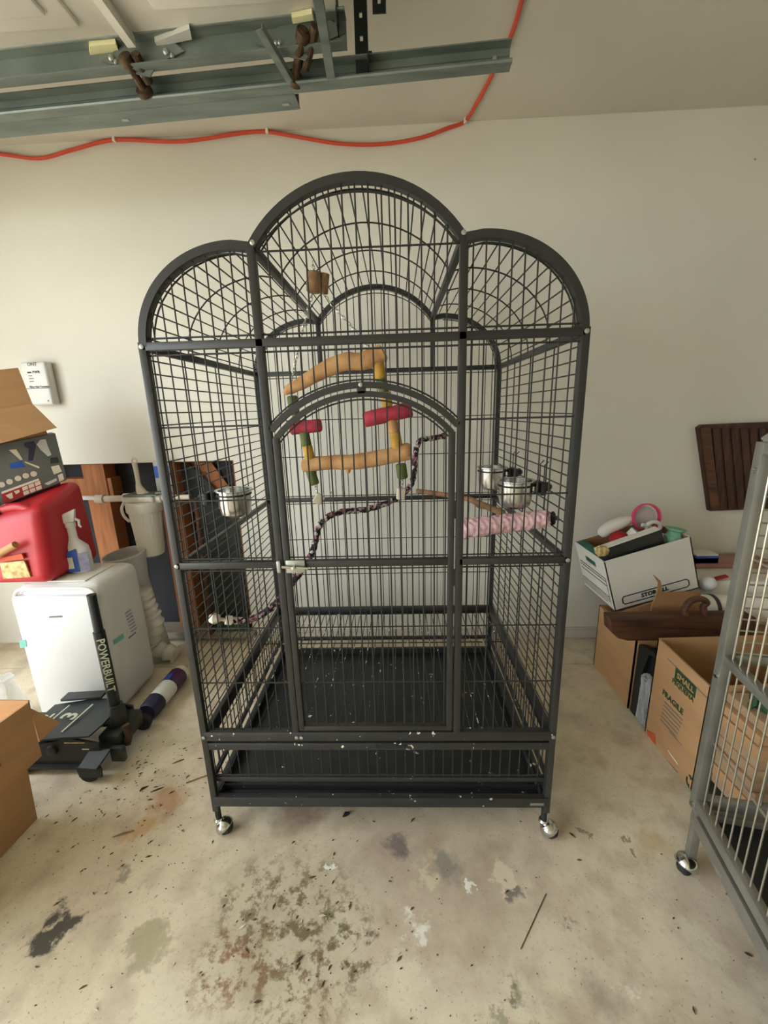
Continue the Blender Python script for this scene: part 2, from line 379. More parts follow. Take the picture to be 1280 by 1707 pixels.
# opened wall cavity
m = MB(); m.b(HX0-.3, HX1+.3, YB+.105, YB+.12, 0, HZ1+.4); struct('wall_cavity', m, 'sheath')
frame = struct('wall_frame', MB().b(HX0-.2, HX1+.25, YB+.014, YB+.104, HZ1-.004, HZ1+.034, .002), 'stud')
def wood(name, mb, mat): return part(name, mb, mat, frame, None, 0)
def stud_px(u0, u1, v, mat):
    a = PY(YB+.014, u0, v).x; b_ = PY(YB+.014, u1, v).x; wood('stud', MB().b(a, b_, YB+.014, YB+.104, .07, HZ1-.004, .002), mat)
stud_px(150, 186, 850, 'stud'); stud_px(270, 304, 850, 'stud')
wood('stud', MB().b(HX1-.012, HX1+.03, YB+.0135, YB+.104, .07, HZ1-.004, .002), 'stud')
wood('blocking', MB().b(-1.72, -1.44, YB+.02, YB+.1, .86, .955, .002), 'stud')
wood('sheathing_patch', MB().plate([PY(YB+.085, *p) for p in ((305, 770), (352, 771), (382, 812), (396, 812), (396, 856), (372, 846))], (0, .012, 0)), 'stud')
wood('felt_sheet', MB().plate([PY(YB+.06, *p) for p in ((278, 774), (315, 773), (370, 826), (404, 862), (413, 880), (422, 1062), (350, 1062), (338, 880))], (0, .006, 0)), 'felt')
sill = wood('sill_plate', MB().b(HX0-.1, HX1+.02, YB-.03, YB+.1, .03, .07, .003), 'plank_grey')

# ================================================================== overhead door and its tracks
M('foam', (226, 220, 170), .8, 0, .06, 20)
# door section panels lying overhead (raised-panel steel sections)
DZ = 2.235
def tr(s, off, z):      # point along the track line; s = X, off = distance from the track toward the room
    return V((s, .335 - .058*(s-.38) - off, z))
door = thing('garage_door', (-.9, -.9, DZ), 'white raised-panel garage door section stack rolled up overhead', 'garage door')
secs = ((-2.35, -1.62), (-1.60, -.61), (-.585, -.05))
for i, (x0, x1) in enumerate(secs):
    m = MB(); a = tr(x0, .055, DZ); b_ = tr(x1, .055, DZ)
    m.hexa([a, b_, b_+V((0, -2.5, 0)), a+V((0, -2.5, 0))], [q+V((0, 0, .04)) for q in (a, b_, b_+V((0, -2.5, 0)), a+V((0, -2.5, 0)))], .004)
    s = part('door_section', m, 'door_white', door)
    for k in range(3):
        y0 = tr(x1, .055, 0).y - .045 - k*.9; xa, xb = x0+.09, x1-.09
        part('raised_panel', MB().b(xa, xb, y0-.72, y0, DZ-.012, DZ+.005, .008), 'door_white', s)
        part('raised_panel', MB().b(xa+.05, xb-.05, y0-.67, y0-.05, DZ-.024, DZ-.008, .009), 'door_white', s)
m = MB(); m.bar(tr(-.5975, .06, DZ-.012), tr(-.5975, 2.5, DZ-.012), .022, .03); part('section_joint', m, 'door_white', door)
for k, q in enumerate((((149, 77), (193, 73), (198, 86), (150, 92)), ((258, 70), (316, 48), (320, 66), (262, 78)), ((486, 30), (520, 23), (523, 34), (488, 40)))):   # foam tabs at the section edges
    part('edge_tab', MB().plate([PZ(DZ-.012, *p) for p in q], (0, 0, .011)), 'foam' if k != 1 else 'grey_plastic', door)
# upper edge rail: galvanised C channel on the door end
def channel(name, x0, x1, off, z, hgt, dep, label, mat='galvanised', flip=1):
    th = thing(name, tr((x0+x1)/2, off, z), label, 'track')
    m = MB(); m.bar(tr(x0, off, z), tr(x1, off, z), .003, hgt)
    part('web', m, mat, th)
    for s in (-1, 1):
        m = MB(); m.bar(tr(x0, off+flip*dep/2, z+s*hgt/2), tr(x1, off+flip*dep/2, z+s*hgt/2), dep, .003); part('flange', m, mat, th)
    return th
up = channel('door_edge_rail', -2.4, -.03, .03, 2.205, .062, .03, 'short galvanised steel rail along the edge of the raised garage door')
for x in (-.66, -.50, -.215, -.205): part('bolt', MB().lathe([(.006, 0), (.006, .005), (.003, .008), (0, .008)], tr(x, .034, 2.2 if x > -.4 else 2.198), (0, -1, 0), 8), 'zinc', up)
low = channel('door_track', -2.4, .40, -.042, 2.165, .052, -.028, 'long galvanised steel roller track running under the raised door', flip=-1)
part('lip', MB().tube([tr(-2.4, -.012, 2.142), tr(.40, -.012, 2.142)], .006, 8), 'galvanised', low)
part('lip', MB().tube([tr(-2.4, -.040, 2.172), tr(.398, -.040, 2.172)], .0022, 6), 'galvanised', low)
part('lip', MB().tube([tr(-2.4, .062, 2.236), tr(-.031, .062, 2.236)], .004, 8), 'galvanised', up)
part('bolt', MB().lathe([(.006, 0), (.006, .003), (0, .004)], tr(.36, -.0395, 2.168), (0, -1, 0), 10), 'zinc', low)
for x in (-.70, -.215): part('bolt', MB().lathe([(.006, 0), (.006, .004), (0, .005)], tr(x, -.038, 2.158), (0, -1, 0), 8), 'zinc', low)
m = MB(); m.bar(tr(-2.4, -.072, 2.1385), tr(-.19, -.072, 2.1385), .062, .004); m.bar(tr(-2.4, -.102, 2.155), tr(-.19, -.102, 2.155), .003, .036)
ang = solo('angle_iron', m, 'galvanised', 'galvanised angle iron screwed to underside of the long roller track', 'angle iron')
for x in (-.72, -.225): part('bolt', MB().box(tr(x, -.075, 2.135), (.02, .006, .004)), 'zinc', ang)
def roller(x, label, lean):
    r = thing('door_roller', tr(x, 0, 2.19), label, 'roller')
    p, q = PZ(2.19, *lean[0]), PZ(2.155, *lean[1])
    part('stem', MB().tube([p, q], .0105, 10), 'rusty', r)
    d = (q-p).normalized()
    part('roller_wheel', MB().lathe([(.012, -.008), (.022, -.007), (.022, .007), (.012, .008)], q, d, 16), 'rusty', r)
    part('sleeve', MB().tube([p + V((.03, 0, .004)), p.lerp(q, .8) + V((.024, 0, .004))], .012, 10), 'rusty', r)
    part('collar', MB().lathe([(.013, -.012), (.017, -.01), (.017, .01), (.013, .012)], p.lerp(q, .12), d, 12), 'rusty', r)
    part('hinge_plate', MB().plate([tr(x-.10, .034, 2.205), tr(x-.03, .034, 2.236), tr(x+.10, .034, 2.236), tr(x+.135, .034, 2.205), tr(x+.055, .034, 2.185), tr(x+.03, .034, 2.158), tr(x-.01, .034, 2.168)], (0, -.003, 0)), 'galvanised', r)
    for k in (-.07, .085): part('bolt', MB().lathe([(.008, 0), (.008, .005), (.004, .009), (0, .009)], tr(x+k, .037, 2.206), (0, -1, 0), 8), 'zinc', r)
    return r
roller(-.60, 'rusty door roller between two galvanised rails at the section joint', ((207, 93), (241, 152)))
roller(-.17, 'rusty door roller beside the diagonal galvanised brace', ((506, 48), (491, 132)))
m = MB(); q0, q1 = PZ(2.168, 431, 50), PZ(2.14, 486, 142); m.bar(q0, q1, .016, .004, (0, 0, 1)); m.bar(q0+V((.009, 0, .006)), q1+V((.009, 0, .006)), .003, .016, (0, 0, 1))
solo('track_brace', m, 'galvanised', 'short diagonal galvanised brace strap between the two rails', 'brace')
m = MB(); q0, q1 = PZ(2.185, 519, -60), PZ(2.14, 551, 130); m.bar(q0, q1, .020, .004, (0, 0, 1)); m.bar(q0+V((.011, 0, .006)), q1+V((.011, 0, .006)), .003, .016, (0, 0, 1))
solo('track_strap', m, 'galvanised', 'long galvanised strap crossing from the raised door to the roller track', 'brace')
m = MB(); m.bar(tr(-.05, .05, 2.44), tr(-.05, .045, 2.2), .05, .003, (1, 0, 0)); solo('corner_bracket', m, 'dark_steel', 'dark end plate hanging behind the long strap', 'bracket')
def hanger(x, off, z0, label):
    t = thing('perforated_hanger', tr(x, off, z0), label, 'hanger')
    m = MB(); y = tr(x, off, 0).y; zz = [z for z in (z0+.02+k*.05 for k in range(6)) if z < HC-.02]      # slots punched right through
    m.b(x-.018, x-.004, y-.0015, y+.0015, z0, HC); m.b(x+.004, x+.018, y-.0015, y+.0015, z0, HC)
    for a, c in zip([z0]+[z+.012 for z in zz], zz+[HC]): m.b(x-.004, x+.004, y-.0015, y+.0015, a, c)
    part('angle', m.b(x+.015, x+.018, tr(x, off, 0).y-.03, tr(x, off, 0).y, z0, HC), 'dark_steel', t)
    return t
h = hanger(.005, -.03, 2.16, 'dark perforated steel angle hanging from ceiling to the roller track')
part('bolt', MB().lathe([(.007, 0), (.007, .01), (0, .012)], tr(.022, -.03, 2.2), (1, 0, 0), 8), 'dark_steel', h)
hanger(.055, -.03, 2.285, 'short cut-off perforated steel angle hanging free from the ceiling')
# orange extension cord stapled along the wall and over the ceiling
pts = [PY(YB-.012, *p) for p in ((-190, 215), (-100, 240), (0, 257), (65, 264), (120, 250), (190, 224), (300, 236), (400, 222), (445, 211), (500, 229), (570, 240), (640, 240), (700, 230), (745, 214), (775, 200))]
for p in pts: p.z = min(p.z, HC-.008)
pts += [PZ(HC-.008, *p) for p in ((795, 172), (820, 125), (848, 70), (870, 0), (885, -70))]
cord = thing('extension_cord', pts[8], 'orange extension cord stapled along the top of the wall and ceiling', 'cord')
part('cable', MB().tube(interp(pts, 6), .0072, 8), 'cord_orange', cord)
for i in (5, 8, 14):
    part('staple', MB().box(pts[i]+V((0, -.006, 0)), (.012, .012, .02), None, .002), 'paper', cord)

# ================================================================== the large black cage
CX, CD, CW = 0, .7875, .5            # front plane Y=0, back plane Y=CD, half width
H3, H2, H1 = 1.42, .885, .36
XJ, ZJ = .2295, 1.622
DZC, DR = 1.4605, .281               # dome circle
def dome(x): return DZC + math.sqrt(max(0, DR*DR - x*x))
def shoulder(x):
    x = abs(x)
    return H3 + .208*math.sqrt(max(0, 1-((x-.27)/.236)**2))
def top(x): return dome(x) if abs(x) < XJ else shoulder(x)
cage = thing('bird_cage', (0, CD/2, 0), 'tall black wrought-iron bird cage with a triple-arched dome top and domed door', 'bird cage')
TW = .018
def post(x, y, z0, z1, mat='black'): return part('post', MB().b(x-TW/2, x+TW/2, y-TW/2, y+TW/2, z0, z1, .0015), mat, cage)
def rail(p, q, w=TW, h=TW, mat='black', name='rail'): return part(name, MB().bar(p, q, w, h, (0, 0, 1), .0015), mat, cage)
for y in (0, CD):
    for s in (-1, 1): post(s*CW, y, .085, H3+.01, 'black')
for s in (-1, 1):
    post(s*XJ, 0, H1-.012, ZJ); post(s*XJ, CD, H3, ZJ)
for y in (0, CD):
    n = 26
    m = MB(); th = math.asin(XJ/DR); m.sweep([(DR*.985*math.sin(-th+2*th*i/n), y, DZC+DR*.985*math.cos(-th+2*th*i/n)-.004) for i in range(n+1)], .0185, .0175)
    part('dome_arch', m, 'black', cage)
    for s in (-1, 1):
        P = []
        for i in range(n+1):
            a = math.pi/2*i/n; P.append((s*(.27+.227*math.cos(a)), y, H3+.199*math.sin(a)))
        P.append((s*(XJ+.004), y, ZJ-.008))
        part('shoulder_arch', MB().sweep(P, .0185, .0175), 'black', cage)
# rails, front
rail((-CW, 0, H3), (CW, 0, H3))
rail((-CW, 0, H2), (-XJ, 0, H2)); rail((XJ, 0, H2), (CW, 0, H2))
rail((-CW, 0, .3585), (CW, 0, .3585), .02, .03, 'black_low'); rail((-CW+.006, .002, .323), (CW-.006, .002, .323), .02, .024, 'black_low')
rail((-CW, .014, .19), (CW, .014, .19), .014, .016, 'black_low')
# rails, back and sides
rail((-CW, CD, H3), (CW, CD, H3)); rail((-CW, CD, H2), (CW, CD, H2)); rail((-CW, CD, .345), (CW, CD, .345), .018, .032); rail((-CW, CD, .197), (CW, CD, .197), .014, .014)
for s in (-1, 1):
    rail((s*CW, 0, H3), (s*CW, CD, H3), .016, .018); rail((s*CW, 0, H2-.004), (s*CW, CD, H2-.004), .014, .018)
    rail((s*CW, 0, .345), (s*CW, CD, .345), .016, .046); rail((s*CW, 0, .197), (s*CW, CD, .197), .012, .014)
    rail((s*XJ, 0, ZJ-.006), (s*XJ, CD, ZJ-.006), .016, .018, name='roof_rail')
    part('tray_slide', MB().b(s*CW-.009, s*CW+.009, 0, CD, .108, .142, .0015), 'black_low', cage)
rail((-CW, CD, .126), (CW, CD, .126), .016, .034)
RB = .0019; ST = .0278
XS = [i*ST for i in range(-17, 18)]
def panel(name, lines, r=.0022):
    """border wires of a wire panel"""
    o = part(name, MB().tube(lines[0], r, 6), 'bar_black', cage)
    for l in lines[1:]: part('cross_wire', MB().tube(l, r, 6), 'bar_black', o)
    return o
def bars(par, segs, r=RB, name='bar'):
    for p, q in segs: rod(name, p, q, r, 'bar_black', par)
yb = .002
def arc(x0, x1, f, y, n=18): return [(x0+(x1-x0)*i/n, y, f(x0+(x1-x0)*i/n)) for i in range(n+1)]
# dome panel, shoulder panels
pd = panel('dome_panel', [arc(-XJ+.01, XJ-.01, lambda x: dome(x)-.031, yb), [(-XJ, yb, H3+.018), (XJ, yb, H3+.018)], [(-XJ, yb, 1.606), (XJ, yb, 1.606)]])
bars(pd, [((x, yb, H3), (x, yb, dome(x)-.012)) for x in XS if abs(x) < XJ-.008])
for s in (-1, 1):
    ps = panel('shoulder_panel', [[(s*(.27+.213*math.cos(math.pi/2*i/16)), yb, H3+.185*math.sin(math.pi/2*i/16)) for i in range(17)] + [(s*XJ, yb, ZJ-.026)], [(s*CW, yb, H3+.018), (s*XJ, yb, H3+.018)]])
    bars(ps, [((x, yb, H3), (x, yb, shoulder(x)-.014)) for x in XS if s*x > XJ+.008 and abs(x) < CW-.012])
    pm = panel('side_front_panel', [[(s*CW, yb, z), (s*XJ, yb, z)] for z in (H3-.019, H2+.016, 1.237, 1.055)])
    bars(pm, [((x, yb, H2), (x, yb, H3)) for x in XS if s*x > XJ+.008 and abs(x) < CW-.006])
    pl = panel('side_front_panel', [[(s*CW, yb, z), (s*XJ, yb, z)] for z in (H2-.018, .70, .53)])
    bars(pl, [((x, yb, H1), (x, yb, H2)) for x in XS if s*x > XJ+.008 and abs(x) < CW-.006])
# fixed arch over the door, then the door itself
AZ, AR = 1.022, .300
def arch(R, x): return AZ + math.sqrt(R*R - x*x)
m = MB(); m.sweep(arc(-.2215, .2215, lambda x: arch(AR, x), 0, 26), .018, .014); sp = part('door_arch', m, 'black', cage)
bars(sp, [((x, yb, arch(AR, x)), (x, yb, H3)) for x in XS if abs(x) < XJ-.008])
m = MB(); m.tube(arc(-.222, .222, lambda x: arch(AR+.012, x), yb, 24), .002, 6); part('border_wire', m, 'bar_black', sp); part('border_wire', MB().tube([(-XJ, yb, H3-.019), (XJ, yb, H3-.019)], .0022, 6), 'bar_black', sp)
part('bolt', MB().lathe([(.005, 0), (.005, .002), (.003, .003), (0, .003)], (-.003, -.009, arch(AR, 0)), (0, -1, 0), 10), 'zinc', sp)
part('tab', MB().b(-.012, .008, -.008, .004, arch(AR, 0)-.02, arch(AR, 0)-.004, .001), 'black', sp)
DXL, DXR = -.2115, .2085
m = MB(); R2 = AR-.0205
zl = arch(R2, DXL); zr = arch(R2, DXR)
m.sweep(arc(DXL, DXR, lambda x: arch(R2, x), 0, 26), .016, .013)
m.b(DXL-.0075, DXL+.0075, -.009, .009, .38, zl+.002, .001); m.b(DXR-.0075, DXR+.0075, -.009, .009, .38, zr+.002, .001)
m.b(DXL, DXR, -.008, .008, H2-.009, H2+.009, .001); m.b(DXL-.0075, DXR+.0075, -.008, .008, .377, .392, .001)
dr = part('door', m, 'black', cage)
bars(dr, [((x, yb, .38), (x, yb, arch(R2, x))) for x in XS if DXL+.01 < x < DXR-.01])
m = MB(); m.tube(arc(DXL+.008, DXR-.008, lambda x: arch(R2-.012, x), yb, 24), .002, 6)
part('border_wire', m, 'bar_black', dr)
for z in (H2+.016, H2-.018, .70, .53): part('cross_wire', MB().tube([(DXL, yb, z), (DXR, yb, z)], .0019, 6), 'bar_black', dr)
m = MB(); m.b(-.213, -.164, -.014, -.008, .864, .898, .001); part('latch_plate', m, 'zinc', dr)
m = MB(); m.tube([(-.222, -.018, .883), (-.155, -.018, .878)], .004, 8); m.lathe([(.005, 0), (.005, .014), (0, .016)], (-.19, -.016, .882), (0, -1, 0), 10); part('latch_bolt', m, 'steel', dr)
part('latch_keeper', MB().b(-.236, -.226, -.018, -.008, .866, .898, .002), 'zinc', cage)
for z in (1.02, .84): part('hinge', MB().b(DXR+.0065, XJ-.006, -.007, .004, z-.022, z+.022, .001), 'black', cage)
# sides: level bars, three uprights
NS = 16
for s in (-1, 1):
    for z0, z1 in ((H2+.012, H3-.012), (.375, H2-.014)):
        ps = panel('side_panel', [[(s*CW, y, z0-.006), (s*CW, y, z1+.006)] for y in (.03, CD-.03)])
        k = round((z1-z0)/.0302)
        bars(ps, [((s*CW, .006, z0+(z1-z0)*(i+.5)/k), (s*CW, CD-.006, z0+(z1-z0)*(i+.5)/k)) for i in range(k)])
        bars(ps, [((s*(CW+.004), y, z0-.006), (s*(CW+.004), y, z1+.006)) for y in (.192, .392, .572)], .0022, 'upright')
# roof: long bars front to back, cross hoops
pr = panel('roof_panel', [[(DR*.95*math.sin(a), y, DZC+DR*.95*math.cos(a)) for a in [(-th+2*th*i/20) for i in range(21)]] for y in (.03,)])
def hoops(par, f):
    for y in (.2, .39, .58): part('hoop', MB().tube(f(y), .0021, 6), 'bar_black', par)
bars(pr, [((DR*.965*math.sin(a), 0, DZC+DR*.965*math.cos(a)), (DR*.965*math.sin(a), CD, DZC+DR*.965*math.cos(a))) for a in [(-th+2*th*(i+.5)/18) for i in range(18)]])
hoops(pr, lambda y: [(DR*.958*math.sin(-th+2*th*i/20), y, DZC+DR*.958*math.cos(-th+2*th*i/20)) for i in range(21)])
for s in (-1, 1):
    sh = lambda a, k: (s*(.27+(.227*k)*math.cos(a)), H3+.199*k*math.sin(a))
    pr2 = panel('roof_panel', [[(sh(math.pi/2*i/14, .97)[0], .03, sh(math.pi/2*i/14, .97)[1]) for i in range(15)]])
    bars(pr2, [((x, 0, z), (x, CD, z)) for x, z in [sh(math.pi/2*(i+.7)/11, 1) for i in range(11)]])
    bars(pr2, [((s*.25, 0, H3+.197), (s*.25, CD, H3+.197))])
    hoops(pr2, lambda y: [(sh(math.pi/2*i/14, .985)[0], y, sh(math.pi/2*i/14, .985)[1]) for i in range(15)] + [(s*XJ, y, ZJ-.012)])
# back: bars and cross wires as one mesh
m = MB(); yk = CD
for x in XS:
    if abs(x) > CW-.006: continue
    if abs(abs(x)-XJ) > .008: m.tube([(x, yk, H3), (x, yk, top(x)-.012)], RB, 5)
    m.tube([(x, yk, H2), (x, yk, H3)], RB, 5); m.tube([(x, yk, .35), (x, yk, H2)], RB, 5)
for z in (H3+.03 + .09, H3-.018, 1.23, 1.075, H2+.016, H2-.018, .70, .53): m.tube([(-CW if z < H3 else -.38, yk, z), (CW if z < H3 else .38, yk, z)], RB, 5)
m.tube(arc(-XJ, XJ, lambda x: dome(x)-.03, yk, 16), RB, 5)
for s in (-1, 1): m.tube([(s*(.27+.213*math.cos(math.pi/2*i/14)), yk, H3+.185*math.sin(math.pi/2*i/14)) for i in range(15)], RB, 5)
tag(part('back_bars', m, 'bar_black', cage), kind='stuff')
# low guard bars round the tray
lp = panel('tray_front_panel', [[(-CW, .012, .3), (CW, .012, .3)], [(-CW, .012, .203), (CW, .012, .203)]])
bars(lp, [((x, .012, .195), (x, .012, .315)) for x in XS if abs(x) < CW-.006])
m = MB()
for s in (-1, 1):
    for i in range(1, 28): m.tube([(s*CW, i*CD/28, .2), (s*CW, i*CD/28, .33)], RB, 5)
for x in XS: m.tube([(x, CD, .2), (x, CD, .335)], RB, 5)
tag(part('guard_bars', m, 'bar_black', cage), kind='stuff')
# floor grate and pull-out tray
m = MB(); gz = .338
for x in [i*.0278 for i in range(-17, 18)]: m.tube([(x, .01, gz), (x, CD-.01, gz)], .0018, 5)
for y in (.02, .27, .52, CD-.02): m.tube([(-CW+.01, y, gz-.004), (CW-.01, y, gz-.004)], .0025, 5)
specks(M('grate_black', (40, 41, 40), .45, 0, .1, 20), .82, 45)
g = tag(part('grate', m, 'grate_black', cage), kind='stuff')
tray = part('tray', MB().b(-CW+.012, CW-.012, .012, CD-.012, .112, .122, .001), 'tray_black', cage)
m = MB(); m.b(-CW+.012, -CW+.016, .012, CD-.012, .12, .146); m.b(CW-.016, CW-.012, .012, CD-.012, .12, .146); m.b(-CW+.012, CW-.012, CD-.016, CD-.012, .12, .148); m.b(-CW+.012, CW-.012, .034, .037, .12, .142)
part('tray_wall', m, 'tray_black', tray)
part('tray_front', MB().b(-CW-.002, CW+.002, -.012, .006, .108, .142, .002), 'black_low', tray)
part('maker_plate', MB().b(CW-.052, CW-.012, -.0135, -.0115, .119, .127), 'ink_grey', tray)
part('tray_pull', MB().tube([(.0, -.006, .327), (.0, -.018, .327), (.085, -.018, .327), (.085, -.006, .327)], .0025, 6), 'black_low', cage)
for p in ((-CW, H3), (CW, H3), (-CW, H2), (CW, H2), (-CW, .357), (CW, .357), (-XJ+.007, ZJ-.002), (XJ-.002, ZJ), (-.228, .357), (-.214, .357)):
    part('bolt', MB().lathe([(.0055, 0), (.0055, .002), (.003, .003), (0, .003)], (p[0], -.009 if p[1] > .37 else -.0105, p[1]), (0, -1, 0), 10), 'zinc', cage)
# casters: dark ball wheel under a chrome hood
def caster(par, x, y, r, ang, ztop, hood='chrome'):
    c = V((x, y, 0)); d = V((math.cos(ang), math.sin(ang), 0)); ax = V((-d.y, d.x, 0)); w = c + d*r*.75 + V((0, 0, r))
    ca = part('caster', MB().tube([c+V((0, 0, r*1.3)), c+V((0, 0, ztop))], .009, 10), 'dark_steel', par)
    part('caster_wheel', MB().lathe([(r*.3, -r*.62), (r*.72, -r*.6), (r, -r*.2), (r, r*.2), (r*.72, r*.6), (r*.3, r*.62)], w, ax, 22), 'rubber', ca)
    m = MB(); n = 14; k = 8       # hood: upper half shell tilted back
    t = (V((0, 0, 1)) - d*.75).normalized()
    prof = [(r*1.1*math.cos(math.pi/2*i/k), r*1.12*math.sin(math.pi/2*i/k)) for i in range(k+1)]
    m.lathe([(prof[0][0]*.97, -.003)] + prof, w, t, 22); part('caster_hood', m, hood, ca)
    part('caster_collar', MB().lathe([(.013, 0), (.015, .006), (.012, .012)], c+V((0, 0, r*1.75)), (0, 0, 1), 14), hood, ca)
    return ca
caster(cage, -CW+.002, .0, .025, -.2, .1); caster(cage, CW-.004, .0, .025, -.5, .1); caster(cage, -CW, CD, .025, 1.2, .1); caster(cage, CW, CD, .025, .6, .1)
# ================================================================== things hung in the cage
YS = .35
toy = thing('hanging_perch_swing', PY(YS, 600, 700), 'wooden two-perch bird swing with dyed blocks hanging on chains inside the cage', 'bird toy')
def sg(name, a, b_, r, mat, r2=None, y=YS, wob=0):
    p, q = PY(y, *a), PY(y, *b_); n = 5; P = []; R = []
    for i in range(n+1):
        t = i/n; w = V((random.uniform(-1, 1), random.uniform(-1, 1), random.uniform(-1, 1)))*wob
        P.append(p.lerp(q, t)+w); R.append((r+(((r2 if r2 else r)-r)*t))*(1+random.uniform(-.07, .07)*(1 if wob else 0)))
    e = (q-p).normalized()*min(.004, (q-p).length*.1)
    P = [P[0]-e] + P + [P[-1]+e]; R = [R[0]*.8] + R + [R[-1]*.8]
    return part(name, MB().tube(P, R, 14), mat, toy, smooth=60)
P = interp([PY(YS, *p) for p in ((476, 652), (500, 640), (540, 617), (575, 603), (605, 602), (638, 588))], 4)
m = MB(); m.tube([P[0]-V((.004, 0, -.002))]+P+[P[-1]+V((.005, 0, .003))], [.009]+[.014+.013*min(1, i/9)+random.uniform(-.0015, .0015) for i in range(len(P))]+[.019], 16); part('perch', m, 'java_wood', toy, smooth=60)
P = interp([PY(YS, *p) for p in ((506, 776), (550, 771), (590, 770), (640, 762), (682, 752))], 4)
m = MB(); m.tube([P[0]-V((.004, 0, 0))]+P+[P[-1]+V((.004, 0, 0))], [.018]+[.023+.005*(i/len(P))+random.uniform(-.0015, .0015) for i in range(len(P))]+[.022], 16); m.lathe([(.008, 0), (.008, .02), (.004, .026), (0, .026)], PY(YS, 580, 776), (0, -.2, -1), 10); part('perch', m, 'java_wood', toy, smooth=60)
for a, b_, r, mt in (((631, 606), (634, 630), .0175, 'dye_yellow'), ((636, 632), (640, 654), .0165, 'dye_green'), ((641, 655), (646, 676), .017, 'dye_yellow'),
                    ((652, 702), (657, 720), .018, 'java_wood'), ((658, 722), (662, 746), .018, 'dye_yellow'), ((668, 775), (671, 796), .0175, 'dye_green'),
                    ((487, 662), (491, 690), .017, 'dye_green'), ((507, 722), (511, 742), .0165, 'dye_green'), ((512, 744), (517, 764), .0165, 'dye_yellow'), ((518, 786), (524, 806), .0165, 'dye_green')):
    sg('bead', a, b_, r, mt)
sg('dowel', (608, 700), (684, 682), .0235, 'dye_pink', wob=.001); sg('dowel', (486, 714), (534, 709), .021, 'dye_pink', wob=.001)
def chain(a, b_, par, y0=YS, r=.0011):
    p, q = PY(y0, *a), PY(y0, *b_); n = max(3, int((q-p).length/.0115)); d = (q-p)/n; m = MB(); dn = d.normalized(); s1 = dn.cross(V((0, 1, 0))).normalized(); s2 = dn.cross(s1)
    for i in range(n):
        c = p + d*(i+.5); s = s1 if i % 2 else s2
        m.tube([c + dn*(.0085*math.cos(t)) + s*(.0042*math.sin(t)) for t in [2*math.pi*k/10 for k in range(10)]], r, 5, True)
    return part('chain', m, 'chrome', par)
for a, b_ in (((521, 488), (506, 545)), ((506, 545), (483, 646)), ((537, 488), (566, 522)), ((566, 522), (597, 557)), ((597, 557), (622, 592)), ((521, 436), (523, 456)), ((671, 796), (670, 812)), ((524, 806), (529, 822))): chain(a, b_, toy)
c = PY(YS, 524, 453); e = PY(YS, 523, 488)
m = MB(); m.tube([c, c.lerp(e, .08), c.lerp(e, .92), e], [.017, .0235, .0225, .017], 14); part('cork_block', m, 'cork', toy)
m = MB(); m.tube([c+V((.028, .01, -.004)), e+V((.026, .01, 0))], .015, 12); part('cork_block', m, 'cork', toy)
part('white_block', MB().box(PY(YS, 668, 823), (.026, .02, .038), Euler((0, .1, .2)), .002), 'bone_white', toy)
part('white_block', MB().box(PY(YS, 531, 832), (.028, .02, .034), Euler((0, .7, .2)), .002), 'bone_white', toy)
m = MB(); p = PY(YS, 668, 815); m.tube([p+V((.006*math.cos(t), .002, .008*math.sin(t))) for t in [2*math.pi*k/12 for k in range(12)]], .0012, 5, True); part('ring', m, 'chrome', toy)
# twisted rope perch
rp = [(742, 727, .775), (718, 731, .73), (700, 735, .69), (692, 758, .66), (690, 788, .62), (682, 813, .58), (655, 834, .54), (612, 849, .48), (572, 853, .44), (546, 862, .41), (531, 880, .39), (524, 910, .36), (512, 938, .33), (490, 968, .29), (465, 1000, .26), (440, 1022, .23), (412, 1034, .20), (384, 1034, .17)]
P = interp([PY(y, u, v) for u, v, y in rp], 7)
rope = thing('rope_perch', P[60], 'black white and rose twisted rope perch bent across the cage', 'perch')
for k in range(3):      # three strands
    Q = []; prev = V((0, 0, 1))
    for i, p in enumerate(P):
        t = (P[min(i+1, len(P)-1)]-P[max(i-1, 0)]).normalized(); prev = (prev - t*prev.dot(t)).normalized(); w = t.cross(prev); a = i*.75 + k*2.094
        Q.append(p + (prev*math.cos(a) + w*math.sin(a))*.0055)
    part('strand', MB().tube(Q, .0068, 7), 'rope', rope)
p0, p1 = P[-1], PX(-.492, 362, 1032)
e = p0.lerp(p1, .35); m = MB(); m.tube([p0.lerp(p1, -.1), e], .0145, 14); part('end_cap', m, 'white_matte', rope)
m = MB(); m.tube([e, p1], .006, 8); m.lathe([(.0, -.018), (.012, -.014), (.018, 0), (.012, .014), (0, .018)], p1+V((-.008, 0, .002)), (1, 0, 0), 16); part('wing_nut', m, 'bone_white', rope)
m = MB(); m.lathe([(.013, 0), (.013, .03), (.009, .034)], P[0]+V((-.005, -.004, 0)), (0, 1, 0), 12); part('end_cap', m, 'rubber', rope)
